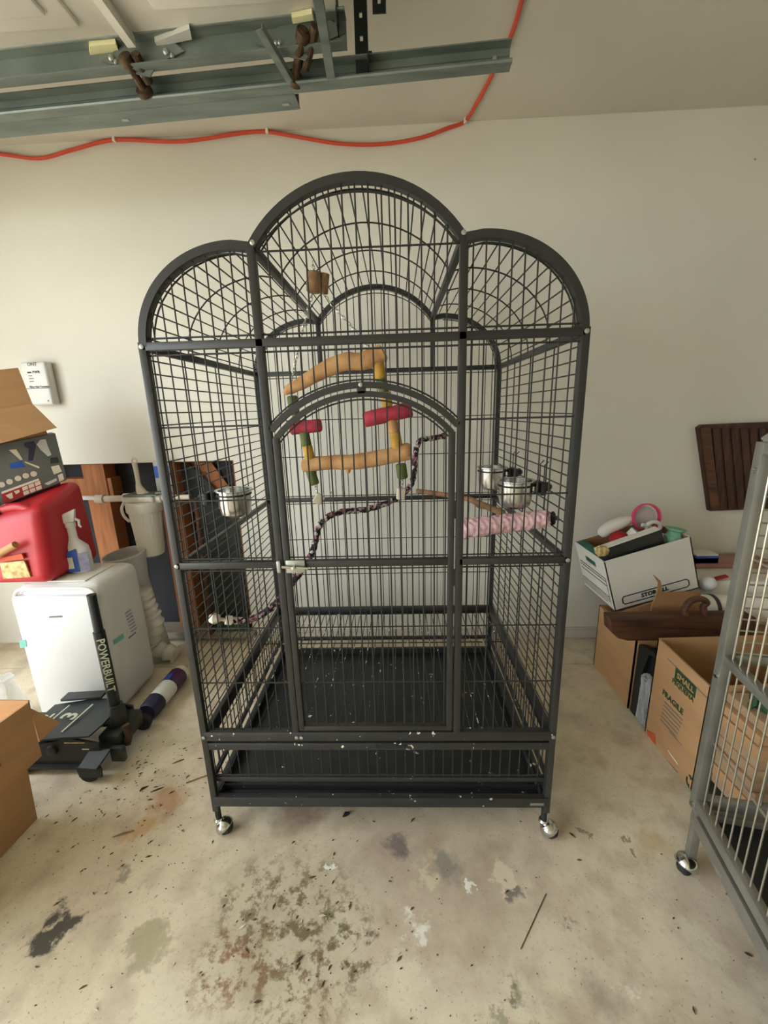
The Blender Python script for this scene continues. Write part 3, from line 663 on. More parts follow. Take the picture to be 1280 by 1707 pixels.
# stainless feeding cups on clamp holders
def cup(x, y, zt, s, label, dx=0):
    t = thing('feeding_cup', (x, y, zt-.08), label, 'cup', None)
    r = .05
    part('bowl', MB().lathe([(0, -.078), (r*.62, -.078), (r*.84, -.07), (r*.93, -.05), (r*.95, -.003), (r*1.08, 0), (r*1.08, .0025), (r*.91, .001), (r*.89, -.05), (r*.6, -.073), (0, -.074)], (x, y, zt), (0, 0, 1), 32), 'steel', t)
    m = MB(); m.tube([(x+r*.99*math.cos(a), y+r*.99*math.sin(a), zt-.012) for a in [2*math.pi*k/24 for k in range(24)]], .0022, 6, True); part('holder_ring', m, 'dark_steel', t)
    xs = s*(CW-.002); m = MB(); m.tube([(x+s*r, y, zt-.012), (xs, y, zt-.02)], .005, 8); m.box((x+s*(r+.012), y, zt-.022), (.01, .022, .035), None, .002); part('clamp_arm', m, 'black_plastic', t)
    m = MB(); m.b(min(xs, xs-s*.016), max(xs, xs-s*.016), y-.03, y+.03, zt-.04, zt-.004, .003); m.lathe([(.014, 0), (.014, .012), (.006, .02), (0, .02)], (xs+s*.003, y, zt-.02), (s, 0, 0), 8); part('clamp_plate', m, 'black_plastic', t)
    m = MB()
    for q in (-.018, .018): m.tube([(xs-s*.006, y+q, zt-.03), (xs-s*.006, y+q, zt+.045), (xs+s*.004, y+q, zt+.055)], .0018, 6)
    part('hook_wire', m, 'bar_black', t)
    return t
cup(.418, .19, 1.055, 1, 'stainless feeding cup clamped to cage side directly above the pink perch')
cup(.414, .475, 1.055, 1, 'stainless feeding cup clamped on cage side behind the cup above the pink perch')
cup(-.412, .2, 1.045, -1, 'stainless feeding cup clamped to the cage side facing the opened wall')
# pink grooming perch
p0 = PX(.492, 914, 864); p1 = PY(p0.y+.03, 768, 882)
pk = thing('pumice_perch', p0, 'knobbly pale pink pumice perch screwed to the cage side', 'perch')
m = MB(); n = 60; P = [p0.lerp(p1, i/n) for i in range(n+1)]; m.tube([p0-V((.002, 0, 0))]+P+[p1-V((.006, 0, 0))], [.017]+[.0235+.004*i/n for i in range(n+1)]+[.018], 28)
for v in m.bm.verts:
    k = math.sin(v.co.x*240)*math.sin(v.co.z*300+v.co.y*240)+.7*math.sin(v.co.x*430+v.co.y*360)+random.uniform(-.6, .6)
    ax = p0 + (p1-p0)*max(0, min(1, (v.co-p0).dot(p1-p0)/(p1-p0).length_squared)); v.co += (v.co-ax).normalized()*k*.0026
part('body', m, 'pumice', pk, smooth=70)
m = MB(); m.lathe([(.019, 0), (.019, .003), (.006, .004), (.006, .016), (0, .017)], (CW+.003, p0.y, p0.z), (1, 0, 0), 14); m.box((CW+.015, p0.y, p0.z), (.004, .034, .008), None, .002); part('washer', m, 'dark_steel', pk)
# natural branch perch
P = interp([PY(.772, 694, 818), PY(.74, 735, 824), PY(.68, 775, 830), PY(.62, 805, 842), PX(.49, 840, 856)], 5)
br = solo('branch_perch', MB().tube(P, [.009+.006*i/len(P)+random.uniform(-.001, .001) for i in range(len(P))], 10).tube([P[12], P[12]+V((.02, -.03, -.02)), P[12]+V((.045, -.05, -.025))], [.008, .006, .003], 8), 'branch', 'bare brown tree branch perch spanning the cage corner behind the cups', 'perch', loc=P[10], smooth=60)

# ================================================================== silver cage standing beside the right edge
C0 = V((.863, -.088, 0)); SD = V((-.186, -.983, 0)).normalized(); SE = V((.983, -.186, 0)).normalized()
def S(a, b_, z): return C0 + SD*a + SE*b_ + V((0, 0, z))
sc = thing('silver_bird_cage', S(.4, .28, 0), 'silver-grey metal bird cage on casters standing beside the cardboard boxes', 'bird cage')
LA, LB, ZT = .8, .56, 1.175
def sbar(p, q, w=.026, h=.026, name='rail'): return part(name, MB().bar(p, q, w, h, (0, 0, 1), .002), 'silver_paint', sc)
for a, b_ in ((0, 0), (LA, 0), (0, LB), (LA, LB)): part('post', MB().bar(S(a, b_, .1 if 0 else .2), S(a, b_, ZT), .026, .026, SD, .002), 'silver_paint', sc)
for z, h in ((ZT-.012, .026), (.66, .022), (.226, .03), (.175, .04)):
    sbar(S(0, 0, z), S(LA, 0, z), .022, h); sbar(S(0, LB, z), S(LA, LB, z), .022, h); sbar(S(0, 0, z), S(0, LB, z), .022, h); sbar(S(LA, 0, z), S(LA, LB, z), .022, h)
for b_ in (0, LB): sbar(S(0, b_, ZT), S(.2, .12 if b_ == 0 else LB-.12, ZT+.22), .022, .022, 'roof_rail'); sbar(S(LA, b_, ZT), S(LA-.2, .12 if b_ == 0 else LB-.12, ZT+.22), .022, .022, 'roof_rail')
sbar(S(.2, .12, ZT+.22), S(LA-.2, .12, ZT+.22)); sbar(S(.2, LB-.12, ZT+.22), S(LA-.2, LB-.12, ZT+.22)); sbar(S(.2, .12, ZT+.22), S(.2, LB-.12, ZT+.22)); sbar(S(LA-.2, .12, ZT+.22), S(LA-.2, LB-.12, ZT+.22))
def spanel(lines, name='wire_panel'):
    m = MB()
    for l in lines: m.tube(l, .0026, 6)
    return part(name, m, 'silver_bar', sc)
f1 = spanel([[S(0, .004, .42), S(LA, .004, .42)]]); part('cross_wire', MB().tube([S(0, .004, .92), S(LA, .004, .92)], .0026, 6), 'silver_bar', f1)
for i in range(1, 29):
    a = i*.0275
    rod('bar', S(a, 0, .23), S(a, 0, ZT-.02), .0021, 'silver_bar', f1)
f2 = spanel([[S(0, .28, .23), S(0, .28, ZT-.02)]])
for b_ in (.14, .42): part('cross_wire', MB().tube([S(0, b_, .23), S(0, b_, ZT-.02)], .0026, 6), 'silver_bar', f2)
for i in range(15, 32): rod('bar', S(0, .01, .23+i*.0295), S(0, LB-.01, .23+i*.0295), .0021, 'silver_bar', f2)
part('tray', MB().hexa([S(.01, .01, .155), S(LA-.01, .01, .155), S(LA-.01, LB-.01, .155), S(.01, LB-.01, .155)], [S(.01, .01, .175), S(LA-.01, .01, .175), S(LA-.01, LB-.01, .175), S(.01, LB-.01, .175)]), 'black_plastic', sc)
for a, b_, g_ in ((.012, .0, 3.6), (LA, 0, 3.9), (0, LB, .5), (LA, LB, .3)):
    q = S(a, b_, 0); ca = part('leg', MB().bar(q+V((0, 0, .045)), q+V((0, 0, .21)), .02, .02, SD, .001), 'silver_paint', sc)
    d = V((math.cos(g_), math.sin(g_), 0)); w = q + d*.012 + V((0, 0, .027)); ax = V((-d.y, d.x, 0))
    part('caster_wheel', MB().lathe([(.008, -.014), (.022, -.014), (.027, -.008), (.027, .008), (.022, .014), (.008, .014)], w, ax, 20), 'rubber', ca)
    m = MB(); m.lathe([(.029, -.004), (.03, 0), (.026, .016), (.014, .027), (0, .03)], w, (V((0, 0, 1))-d*.6), 20); part('caster_hood', m, 'chrome', ca)
for a, z in ((.004, .215), (.004, .61), (.004, ZT-.06), (.33, .235)): part('bolt', MB().lathe([(.007 if a < .1 else .012, 0), (.007 if a < .1 else .012, .006), (0, .009)], S(a, -.012, z), -SE, 10), 'chrome', sc)

# ================================================================== clutter by the opened wall
# portable air conditioner
AX0, AX1, AY0, AY1, AZT = -1.505, -1.145, .505, .80, .615
ac = thing('portable_air_conditioner', ((AX0+AX1)/2, (AY0+AY1)/2, 0), 'white portable air conditioner with rounded corners under the red gas can', 'air conditioner')
part('body', MB().b(AX0, AX1, AY0+.012, AY1, .004, AZT, .05, 5), 'white_plastic', ac)
part('front_panel', MB().b(AX0+.006, AX1-.014, AY0-.012, AY0+.03, .012, AZT-.045, .012, 3), 'white_plastic', ac)
m = MB(); P = []
for k in range(17):
    a = math.pi*k/16
    P.append(V(((AX0+AX1)/2 - (AX1-AX0-.02)/2*(abs(math.cos(a))**.25)*(1 if a < math.pi/2 else -1), AY0+.006, AZT-.085+.07*math.sin(a)**.5)))
m.tube(P, .007, 8); part('bezel', m, 'white_plastic', ac)
part('top_lid', MB().b(AX0+.045, AX1-.07, AY0+.04, AY1-.06, AZT-.002, AZT+.004, .002), 'white_matte', ac)
part('brand_mark', MB().plate([PY(AY0-.0125, *p) for p in ((82, 1027), (104, 1026), (104, 1029), (82, 1030))], (0, -.0006, 0)), 'ink_grey', ac)
part('tape', MB().plate([PY(AY0-.0125, *p) for p in ((32, 1068), (43, 1066), (45, 1078), (34, 1080))], (0, -.0008, 0)), 'teal_tape', ac)
q = AX1+.0005
part('tape', MB().plate([PX(q, *p) for p in ((188, 1068), (205, 1056), (207, 1063), (190, 1075))], (.0008, 0, 0)), 'teal_tape', ac)
for i in range(7): part('sticker_line', MB().plate([PX(q, *p) for p in ((208+i*1.6, 1022+i*5), (218+i*1.6, 1015+i*5), (218.6+i*1.6, 1017.5+i*5), (208.6+i*1.6, 1024.5+i*5))], (.0006, 0, 0)), 'lavender', ac)
part('sticker_line', MB().plate([PX(q, *p) for p in ((214, 1063), (226, 1053), (226.6, 1055), (214.6, 1065))], (.0006, 0, 0)), 'ink_grey', ac)
# crumpled hose end and flared exhaust duct behind it
m = MB(); c = PY(.90, 208, 926); d = (V((-.05, -.30, 1))).normalized()
base = V((c.x+.05, .95, .0))
m.lathe([(.07, 0), (.066, .2), (.07, .45)], base, (c-base), 26)
L_ = (c-base).length; dd = (c-base).normalized()
m2 = MB(); m2.lathe([(.066, -.16), (.092, 0), (.097, .002), (.097, .012), (.09, .012), (.064, -.15), (.0, -.15)], c, dd, 30)
du = thing('exhaust_duct', base, 'flared grey-white plastic duct standing open behind the air conditioner', 'duct'); part('pipe', m, 'grey_plastic', du); part('flared_mouth', m2, 'grey_plastic', du)
m = MB(); pts = [PY(.84, 236, 985), PY(.86, 246, 1010), PY(.88, 258, 1040), PY(.9, 255, 1075), V((-1.11, .9, .045))]
P = interp(pts, 8); m.tube(P, [.04+.008*math.sin(i*2.2) for i in range(len(P))], 14); solo('corrugated_hose', m, 'white_matte', 'crumpled white corrugated hose bulging behind the air conditioner', 'hose', loc=P[0], smooth=60)
# red fuel can
gx0, gx1, gy0, gy1 = -1.64, -1.325, .50, .81; gz = AZT+.004
gc = thing('gas_can', ((gx0+gx1)/2, (gy0+gy1)/2, gz), 'big red plastic gas can standing on top of the white air conditioner', 'gas can')
m = MB(); m.hexa([(gx0, gy0, gz), (gx1, gy0, gz), (gx1, gy1, gz), (gx0, gy1, gz)], [(gx0+.03, gy0+.03, gz+.272), (gx1-.005, gy0+.035, gz+.31), (gx1-.005, gy1-.02, gz+.398), (gx0+.03, gy1-.02, gz+.333)], .045, 5); part('body', m, 'red_can', gc)
m = MB(); m.tube(interp([(gx1-.26, gy0+.07, gz+.235), (gx1-.22, gy0+.065, gz+.285), (gx1-.12, gy0+.07, gz+.31), (gx1-.05, gy0+.075, gz+.285)], 6), .018, 12); part('handle', m, 'red_can', gc)
part('label', MB().plate([PY(gy0+.004, *p) for p in ((2, 938), (42, 934), (53, 961), (8, 964))], (0, -.006, 0)), 'yellow_label', gc)
part('warning_stripe', MB().plate([PY(gy0+.006, *p) for p in ((-4, 931), (38, 922), (42, 931), (-2, 936))], (0, -.006, 0)), 'orange_print', gc)
m = MB(); m.lathe([(.028, 0), (.028, .03), (.022, .036), (0, .036)], PY(gy0+.07, 2, 858), (-.3, -.6, .7), 16); part('spout_cap', m, 'black_plastic', gc)
solo('paper_roll', MB().tube([PY(gy0-.012, -15, 930), PY(gy0-.012, 26, 908)], .014, 12), 'cardboard_pale', 'cream rolled paper tag tucked against the red gas can', 'paper', loc=PY(gy0-.012, 10, 918))
# spray bottle
sb0 = PZ(AZT, 138, 953); sb0.z = AZT+.004
sb = thing('spray_bottle', sb0, 'white trigger spray bottle with blue label standing beside the red can', 'spray bottle')
def SB(x, y, z): return sb0 + V((x*.96-y*.28, x*.28+y*.96, z))
def ring(r, k, z, n=20): return None
m = MB(); m.lathe([(0, 0), (.9, 0), (1, .006), (1, .085), (.9, .115), (.42, .145), (.36, .16), (.36, .205), (0, .205)], sb0, (0, 0, 1), 24)
for v in m.bm.verts:
    w = v.co - sb0; h = w.z; v.co = SB(w.x*.046 - (.008 if h > .14 else 0), w.y*.03, h)
part('bottle', m, 'white_plastic', sb)
m = MB(); m.hexa([SB(-.036, -.0315, .008), SB(.006, -.0325, .008), SB(.006, -.0325, .11), SB(-.036, -.0315, .095)], [SB(-.047, -.006, .008), SB(-.03, .01, .008), SB(-.03, .01, .11), SB(-.047, -.006, .095)]); part('label', m, 'blue_label', sb)
part('label_panel', MB().plate([SB(-.034, -.0333, .025), SB(-.012, -.0338, .025), SB(-.012, -.0338, .075), SB(-.034, -.0333, .075)], SB(0, -.001, 0)-sb0), 'paper', sb)
part('back_label', MB().plate([SB(.010, -.0325, .01), SB(.042, -.0225, .01), SB(.042, -.0225, .09), SB(.010, -.0325, .09)], SB(0, -.001, 0)-sb0), 'lavender', sb)
m = MB(); m.tube([SB(-.008, 0, .2), SB(-.008, 0, .222)], .019, 16); part('collar', m, 'white_plastic', sb)
m = MB(); m.hexa([SB(-.052, -.012, .215), SB(.012, -.013, .222), SB(.012, .013, .222), SB(-.052, .012, .215)], [SB(-.05, -.01, .25), SB(.022, -.01, .278), SB(.022, .01, .278), SB(-.05, .01, .25)], .006, 2); m.b(0, 0, 0, 0, 0, 0) if 0 else None
part('spray_head', m, 'white_plastic', sb)
m = MB(); m.tube([SB(.012, 0, .235), SB(.026, 0, .225), SB(.024, 0, .205), SB(.03, 0, .195)], [.006, .006, .005, .004], 8); part('trigger', m, 'white_plastic', sb)
# tool carton tilted on top of the can
TY = .56
TN = V((math.sin(math.radians(43)), -math.cos(math.radians(43)), 0)); TP = PY(.74, 112, 800)
def PT(u, v, k=0):      # point on the carton's front plane (it stands turned toward the doorway)
    d = ray(u, v); return CAM + d*(((TP+TN*k)-CAM).dot(TN)/d.dot(TN))
a0, a1, a2, a3 = PT(112, 800), PT(-120, 890), PT(-135, 768), PT(92, 722)
tb = thing('tool_carton', (a0+a1)/2, 'grey printed cardboard tool carton lying tilted on the red gas can', 'carton')
part('carton', MB().hexa([a1, a0, a3, a2], [p-TN*.2 for p in (a1, a0, a3, a2)], .002), 'grey_print', tb)
def pr_(pts, mat, k=1, name='print'): return part(name, MB().plate([PT(*p, .0004*k) for p in pts], TN*.0005), mat, tb, smooth=0)
pr_(((2, 822), (66, 798), (72, 814), (6, 840)), 'red_print'); pr_(((2, 820), (64, 797.5), (65.5, 800.5), (3, 823.5)), 'paper', 2)
for i in range(2):
    for j in range(3):
        u, v = 36.5+j*10.5+i*2, 812.5-j*4+i*7.5; pr_(((u, v), (u+9, v-3.4), (u+10.6, v+2.6), (u+1.6, v+6)), 'bone_white', 2)
pr_(((9, 826), (20, 821), (22, 830), (17, 832)), 'bone_white', 2); pr_(((23, 819), (32, 816), (33, 820), (27, 824)), 'bone_white', 2)
for u, v in ((3, 808), (16, 803), (30, 797.5), (43, 793), (56, 790)):
    pr_([(u+5.6*math.cos(t), v+4.6*math.sin(t)) for t in [2*math.pi*k/16 for k in range(16)]], 'bone_white', 2)
pr_(((85, 778), (98, 775), (103, 786), (90, 791)), 'bone_white'); pr_(((96, 792), (104, 789), (107, 799), (99, 803)), 'bone_white'); pr_(((74, 806), (94, 797), (95, 801), (80, 809)), 'grey_plastic')
pr_(((16, 773), (37, 768), (39, 775), (44, 778), (18, 781)), 'blue_label'); pr_(((42, 769), (66, 778), (65, 781), (41, 771)), 'bone_white', 2); pr_(((40, 738), (56, 735), (60, 742), (55, 768), (47, 768), (48, 748), (41, 744)), 'navy', 1)
pr_(((61, 741), (67, 733), (76, 732), (80, 745), (86, 758), (80, 761), (68, 750)), 'grey_plastic', 1); pr_(((15, 750), (27, 749), (38, 766), (34, 767)), 'bone_white', 1); pr_(((84, 763), (96, 762), (99, 771), (84, 773)), 'jack_grey', 1)
# open cardboard box on top, its flaps hanging out
e0, e1 = PT(-130, 702, -.01), PT(54, 673, -.01)
fb = thing('open_carton', e1, 'open cardboard box with a drooping flap on top of the tool carton', 'box')
top_l = [e0, e1, e1-TN*.2, e0-TN*.2]
part('body', MB().hexa([PT(-135, 768, -.01), PT(80, 724, -.01), PT(80, 724, -.01)-TN*.19, PT(-135, 768, -.01)-TN*.19], top_l, .001), 'cardboard', fb)
part('flap', MB().plate([PT(-130, 702, -.004), PT(54, 673, -.004), PT(95, 713, .06), PT(-130, 775, .06)], TN*.004), 'cardboard', fb)
part('flap', MB().plate([PT(-130, 702, -.012), PT(54, 673, -.012), PT(30, 613, -.05), PT(-130, 630, -.05)], -TN*.004), 'cardboard', fb)
# network terminal on the wall
yf = YB-.05
c0, c1 = PY(yf, 31, 603), PY(yf, 86, 675)
ot = thing('network_terminal', (c1.x, YB, c1.z), 'white plastic wall terminal box with green lights behind the open carton', 'network box')
X0, X1, Z0, Z1 = c0.x, PY(yf, 78, 640).x+.012, c1.z, c0.z
part('housing', MB().b(X0, X1, yf, YB, Z0, Z1, .012, 3), 'white_plastic', ot)
part('cover_seam', MB().b(X0+.01, X1-.004, yf-.001, yf+.001, Z0+.078, Z0+.081), 'ink_grey', ot)
cx = (X0+X1)/2
text('ONT', (cx, yf, Z1-.014), (1, 0, 0), (0, 0, 1), .022, 'ink_grey', ot); text('PWR', (cx+.012, yf, Z1-.05), (1, 0, 0), (0, 0, 1), .017, 'ink', ot)
part('print', MB().b(cx-.032, cx-.012, yf-.001, yf, Z1-.0535, Z1-.0475), 'ink', ot)
for i, w_ in enumerate((.018, .022, .02)): part('print', MB().b(cx-.03, cx-.03+w_, yf-.001, yf, Z1-.068-i*.013, Z1-.064-i*.013), 'ink_grey', ot)
text('Fiber Net Terminal', (cx+.012, yf, Z1-.118), (1, 0, 0), (0, 0, 1), .0125, 'ink', ot)
for k in (0, 1): part('status_light', MB().lathe([(.003, 0), (.003, .001), (0, .0015)], PY(yf-.0005, 38.5+k*.8, 618+k*4.5), (0, -1, 0), 8), 'green_led', ot)
part('screw', MB().lathe([(.004, 0), (.004, .001), (0, .001)], (X1-.022, yf, Z0+.02), (0, -1, 0), 8), 'ink_grey', ot)
# water filter on the pipe in the opened wall
fx, fy = -1.205, 1.0
wf = thing('water_filter', (fx, fy, .57), 'white canister water filter hung on a pipe in the opened wall', 'water filter')
part('canister', MB().lathe([(0, .565), (.045, .566), (.058, .575), (.062, .60), (.073, .80), (.076, .812), (0, .812)], (fx, fy, 0), (0, 0, 1), 32), 'filter_white', wf)
part('cap_ring', MB().lathe([(.079, .800), (.083, .806), (.083, .845), (.076, .852), (0, .852)], (fx, fy, 0), (0, 0, 1), 32), 'filter_white', wf)
for k in range(10):
    a = 2*math.pi*k/10; part('grip_rib', MB().tube([(fx+.071*math.cos(a), fy+.071*math.sin(a), .795), (fx+.067*math.cos(a), fy+.067*math.sin(a), .74)], .004, 6), 'filter_white', wf)
part('head', MB().b(fx-.075, fx+.075, fy-.045, fy+.045, .850, .885, .012, 3).lathe([(.026, 0), (.026, .03)], (fx-.095, fy, .868), (1, 0, 0), 16).lathe([(.026, 0), (.026, .03)], (fx+.07, fy, .868), (1, 0, 0), 16), 'filter_white', wf)
part('top_plate', MB().b(fx-.07, fx+.1, fy-.05, fy+.06, .885, .892, .002), 'galvanised', wf)
part('mount_bracket', MB().b(fx+.045, fx+.13, fy+.055, fy+.062, .885, 1.05, .002), 'grey_plastic', wf)
part('bracket_label', MB().b(fx+.048, fx+.127, fy+.052, fy+.055, .96, 1.02), 'blue_label', wf)
part('drain_loop', MB().tube(interp([(fx-.085, fy-.02, .855), (fx-.105, fy-.02, .82), (fx-.10, fy-.02, .78), (fx-.07, fy-.03, .755)], 5), .007, 8), 'filter_white', wf)
pp = thing('supply_pipe', (-1.4, fy, .868), 'off-white water pipe with elbow running through the opened wall', 'pipe')
part('pipe', MB().tube([(-1.435, fy, .868), (fx-.09, fy, .868)], .016, 14), 'pvc', pp); part('pipe_coupling', MB().tube([(-1.445, fy, .868), (-1.405, fy, .868)], .022, 14), 'pvc', pp)
part('pipe', MB().tube([(-1.9, fy+.09, .868), (-1.43, fy+.02, .868)], .012, 12), 'grey_plastic', pp)
part('pipe', MB().tube([(fx+.095, fy, .868), (-.965, fy, .868)], .013, 12), 'pvc', pp); part('pipe_coupling', MB().tube([(fx+.1, fy, .868), (fx+.135, fy, .868)], .02, 12), 'pvc', pp)
q0, q1 = PY(1.02, 326, 836), PY(1.06, 352, 1048); q1.z = .068
part('riser', MB().tube([(-.97, fy, .868), q0, q0.lerp(q1, .1), q1], .011, 10), 'old_wood', pp)
wr = thing('filter_wrench', PY(1.02, 228, 800), 'white plastic filter wrench leaning on the canister head', 'wrench')
hp = interp([PY(1.03, 224, 771), PY(1.03, 229, 795), PY(1.02, 232, 812), PY(1.0, 240, 828)], 4)
m = MB(); m.tube(hp, [.012, .012, .011, .011, .011, .011, .011, .013, .016, .02, .024, .03, .032][:len(hp)], 10); part('handle', m, 'pvc', wr)
part('eye', MB().tube([hp[0]+V((.012*math.cos(t), 0, .012*math.sin(t)+.008)) for t in [2*math.pi*k/12 for k in range(12)]], .005, 6, True), 'pvc', wr)
solo('green_strip', MB().plate([PY(YB-.03, *p) for p in ((346, 1040), (412, 1034), (414, 1048), (344, 1050))], (0, .05, 0)), 'green_ink', 'green plastic mesh strip lying on the wall sill', 'strip')

# floor jack
jy0, jy1, jx0, jx1 = .215, .41, -1.36, -1.02
jk = thing('floor_jack', (-1.15, .31, 0), 'black low floor jack with upright handle in front of the air conditioner', 'floor jack')
for y in (jy0, jy1):
    m = MB(); m.plate([(jx0, y, .03), (jx1-.04, y, .028), (jx1, y, .06), (jx1, y, .125), (jx1-.12, y, .15), (jx1-.16, y, .13), (jx0, y, .10)], (0, .008, 0)); part('side_frame', m, 'jack_grey', jk)
    part('frame_foot', MB().b(jx0, jx1-.05, y-.014 if y < .3 else y, y+.004 if y < .3 else y+.018, .025, .036), 'jack_grey', jk)
m = MB(); m.plate([(jx0+.02, jy0-.004, .128), (jx1-.12, jy0-.006, .152), (jx1-.03, jy0+.0, .152), (jx1-.02, jy0+.06, .152), (jx1-.02, jy1-.06, .152), (jx1-.06, jy1+.006, .152), (jx1-.16, jy1+.006, .15), (jx0+.02, jy1, .128)], (0, 0, .006)); part('top_cover', m, 'jack_grey', jk)
part('lift_arm', MB().b(jx0-.05, jx1-.25, .345, .38, .09, .125, .004), 'jack_grey', jk)
part('side_tray', MB().hexa([(jx0+.05, jy1-.004, .150), (jx1-.12, jy1+.0, .160), (jx1-.12, jy1+.04, .162), (jx0+.05, jy1+.04, .152)], [(jx0+.05, jy1-.004, .160), (jx1-.12, jy1+.0, .170), (jx1-.12, jy1+.04, .172), (jx0+.05, jy1+.04, .162)], .002), 'jack_grey', jk)
tz = .1585
text('3', (jx1-.175, .315, tz), (.1, 1, 0), (-1, .1, .0), .085, 'pale_print', jk); text('2', (jx1-.275, .315, tz-.006), (.1, 1, 0), (-1, .1, -.12), .08, 'pale_print', jk)
for x in (-.135, -.23): part('stripe', MB().bar((jx1+x-.01, jy0+.02, tz-(.0 if x > -.2 else .003)), (jx1+x, jy1-.03, tz-(.0 if x > -.2 else .003)), .006, .0015), 'pale_print', jk)
part('stripe', MB().b(jx1-.125, jx1-.05, jy0-.0016, jy0, .128, .131), 'yellow_label', jk); part('stripe', MB().b(jx1-.065, jx1-.04, jy0-.0016, jy0, .1, .1035), 'pale_print', jk)
part('pivot', MB().lathe([(.02, 0), (.018, .01), (0, .012)], (jx1-.175, jy0, .1), (0, -1, 0), 16), 'jack_grey', jk)
part('handle_socket', MB().lathe([(.03, 0), (.03, .06), (.024, .085), (.024, .09)], (-1.025, .335, .105), (0, 0, 1), 18).b(-1.06, -.98, .26, .41, .05, .115, .008), 'jack_grey', jk)
part('cylinder_valve', MB().tube([(-.975, .30, .13), (-.965, .295, .09), (-.97, .28, .06)], .014, 10), 'rusty', jk)
m = MB(); m.b(-1.0, -.95, .23, .25, .03, .09, .004); m.plate([(-1.07, .165, .062), (-1.0, .16, .062), (-.985, .22, .09), (-1.06, .225, .09)], (0, 0, .008)); m.plate([(-1.07, .163, .03), (-.99, .163, .03), (-.985, .163, .066), (-1.075, .163, .066)], (0, .006, 0)); part('caster_bracket', m, 'jack_grey', jk)
part('caster_wheel', MB().lathe([(.012, -.014), (.029, -.014), (.032, -.01), (.032, .01), (.029, .014), (.012, .014)], (-1.045, .185, .032), (.15, -1, 0), 22), 'rubber', jk)
part('caster_wheel', MB().lathe([(.012, -.014), (.029, -.014), (.032, -.01), (.032, .01), (.029, .014), (.012, .014)], (-1.0, .43, .032), (.15, -1, 0), 22), 'rubber', jk)
part('front_wheel', MB().lathe([(.012, -.11), (.028, -.11), (.028, .11), (.012, .11)], (jx0+.03, .31, .028), (0, 1, 0), 20), 'jack_grey', jk)
h0, h1, h2 = V((-1.03, .338, .17)), V((-1.037, .345, .50)), V((-1.04, .35, .645))
hd = part('handle', MB().tube([h0, h1], .0195, 20), 'black_plastic', jk)
part('handle_grip', MB().tube([h1, h2], .0155, 20), 'black_plastic', hd); part('handle_band', MB().tube([h0-V((0, 0, .006)), h0], .021, 18), 'chrome', hd)
# printed name up the handle
ax = (h1-h0).normalized(); out = V((.55, -.83, 0)); sd = ax.cross(out).normalized()
text('POWERBUILT', h0.lerp(h1, .60)+out*.0195, -ax, (out.cross(-ax)), .036, 'pale_print', hd, lift=.0002)
# purple and white bottle lying on the floor
b0, b1 = PZ(.04, 250, 1183), PZ(.04, 303, 1120); b0 = V((b0.x, b0.y, .042)); b1 = V((b1.x, b1.y, .042)); d = (b1-b0).normalized(); Lb = (b1-b0).length
bt = thing('cleaner_bottle', b0, 'white and purple bottle lying on its side by the jack handle', 'bottle')
part('bottle', MB().lathe([(.0, .03), (.034, .03), (.041, .045), (.042, Lb*.9), (.036, Lb), (0, Lb)], b0, d, 26), 'white_plastic', bt)
part('cap', MB().lathe([(0, -.02), (.034, -.02), (.04, -.01), (.043, .05), (0, .05)], b0, d, 26), 'navy', bt)
part('label', MB().lathe([(.0426, Lb*.55), (.0426, Lb*.88)], b0, d, 26), 'purple', bt)
part('label_panel', MB().lathe([(.0430, Lb*.56), (.0430, Lb*.74)], b0, d, 26).mesh and MB().plate([b0+d*(Lb*t)+V((.0305*s_, 0, .0305)) + d.cross(V((0, 0, 1)))*0 for t, s_ in ((.55, -.35), (.72, -.35), (.72, .25), (.55, .25))], (0, -.001, .013)), 'blue_label', bt)
# cardboard box at the frame edge, flap hanging open
lb = thing('cardboard_box', (-1.4, -.15, 0), 'brown cardboard box on the floor with its tall flap folded out beside the jack', 'box')
part('body', MB().hexa([(-1.7, -.42, 0), (-1.145, -.42, 0), (-1.122, .038, 0), (-1.7, .038, 0)], [(-1.7, -.42, .235), (-1.135, -.42, .235), (-1.112, .045, .235), (-1.7, .045, .235)], .002), 'cardboard', lb)
part('flap', MB().plate([(-1.122, -.43, .20), (-1.085, .07, .215), (-1.06, .05, .43), (-1.09, -.43, .44)], (-.005, 0, 0)), 'cardboard', lb)
part('flap', MB().plate([(-1.10, .068, .215), (-1.7, .068, .235), (-1.7, .07, .435), (-1.065, .055, .432)], (0, .005, 0)), 'cardboard', lb)
part('flap', MB().plate([(-1.07, .062, .40), (-1.08, .07, .27), (-1.055, .13, .29)], (-.004, 0, 0)), 'cardboard', lb)
part('red_mark', MB().plate([(-1.083, -.062, .30), (-1.083, -.052, .30), (-1.079, -.055, .345), (-1.079, -.065, .345)], (.002, 0, 0)), 'red_print', lb)
# grey-clear plastic bag slumped by the air conditioner
m = MB(); c = PY(.52, 42, 1135); m.lathe([(0, 0), (.05, .003), (.062, .05), (.045, .12), (.028, .18), (.036, .21), (0, .21)], (c.x-.05, .48, 0), (0, 0, 1), 16)
for v in m.bm.verts: v.co += V((random.uniform(-.006, .006), random.uniform(-.006, .006), 0))
solo('plastic_bag', m, 'clear_plastic', 'crumpled clear plastic bag standing against the air conditioner', 'bag', loc=(c.x-.05, .48, 0), smooth=60)
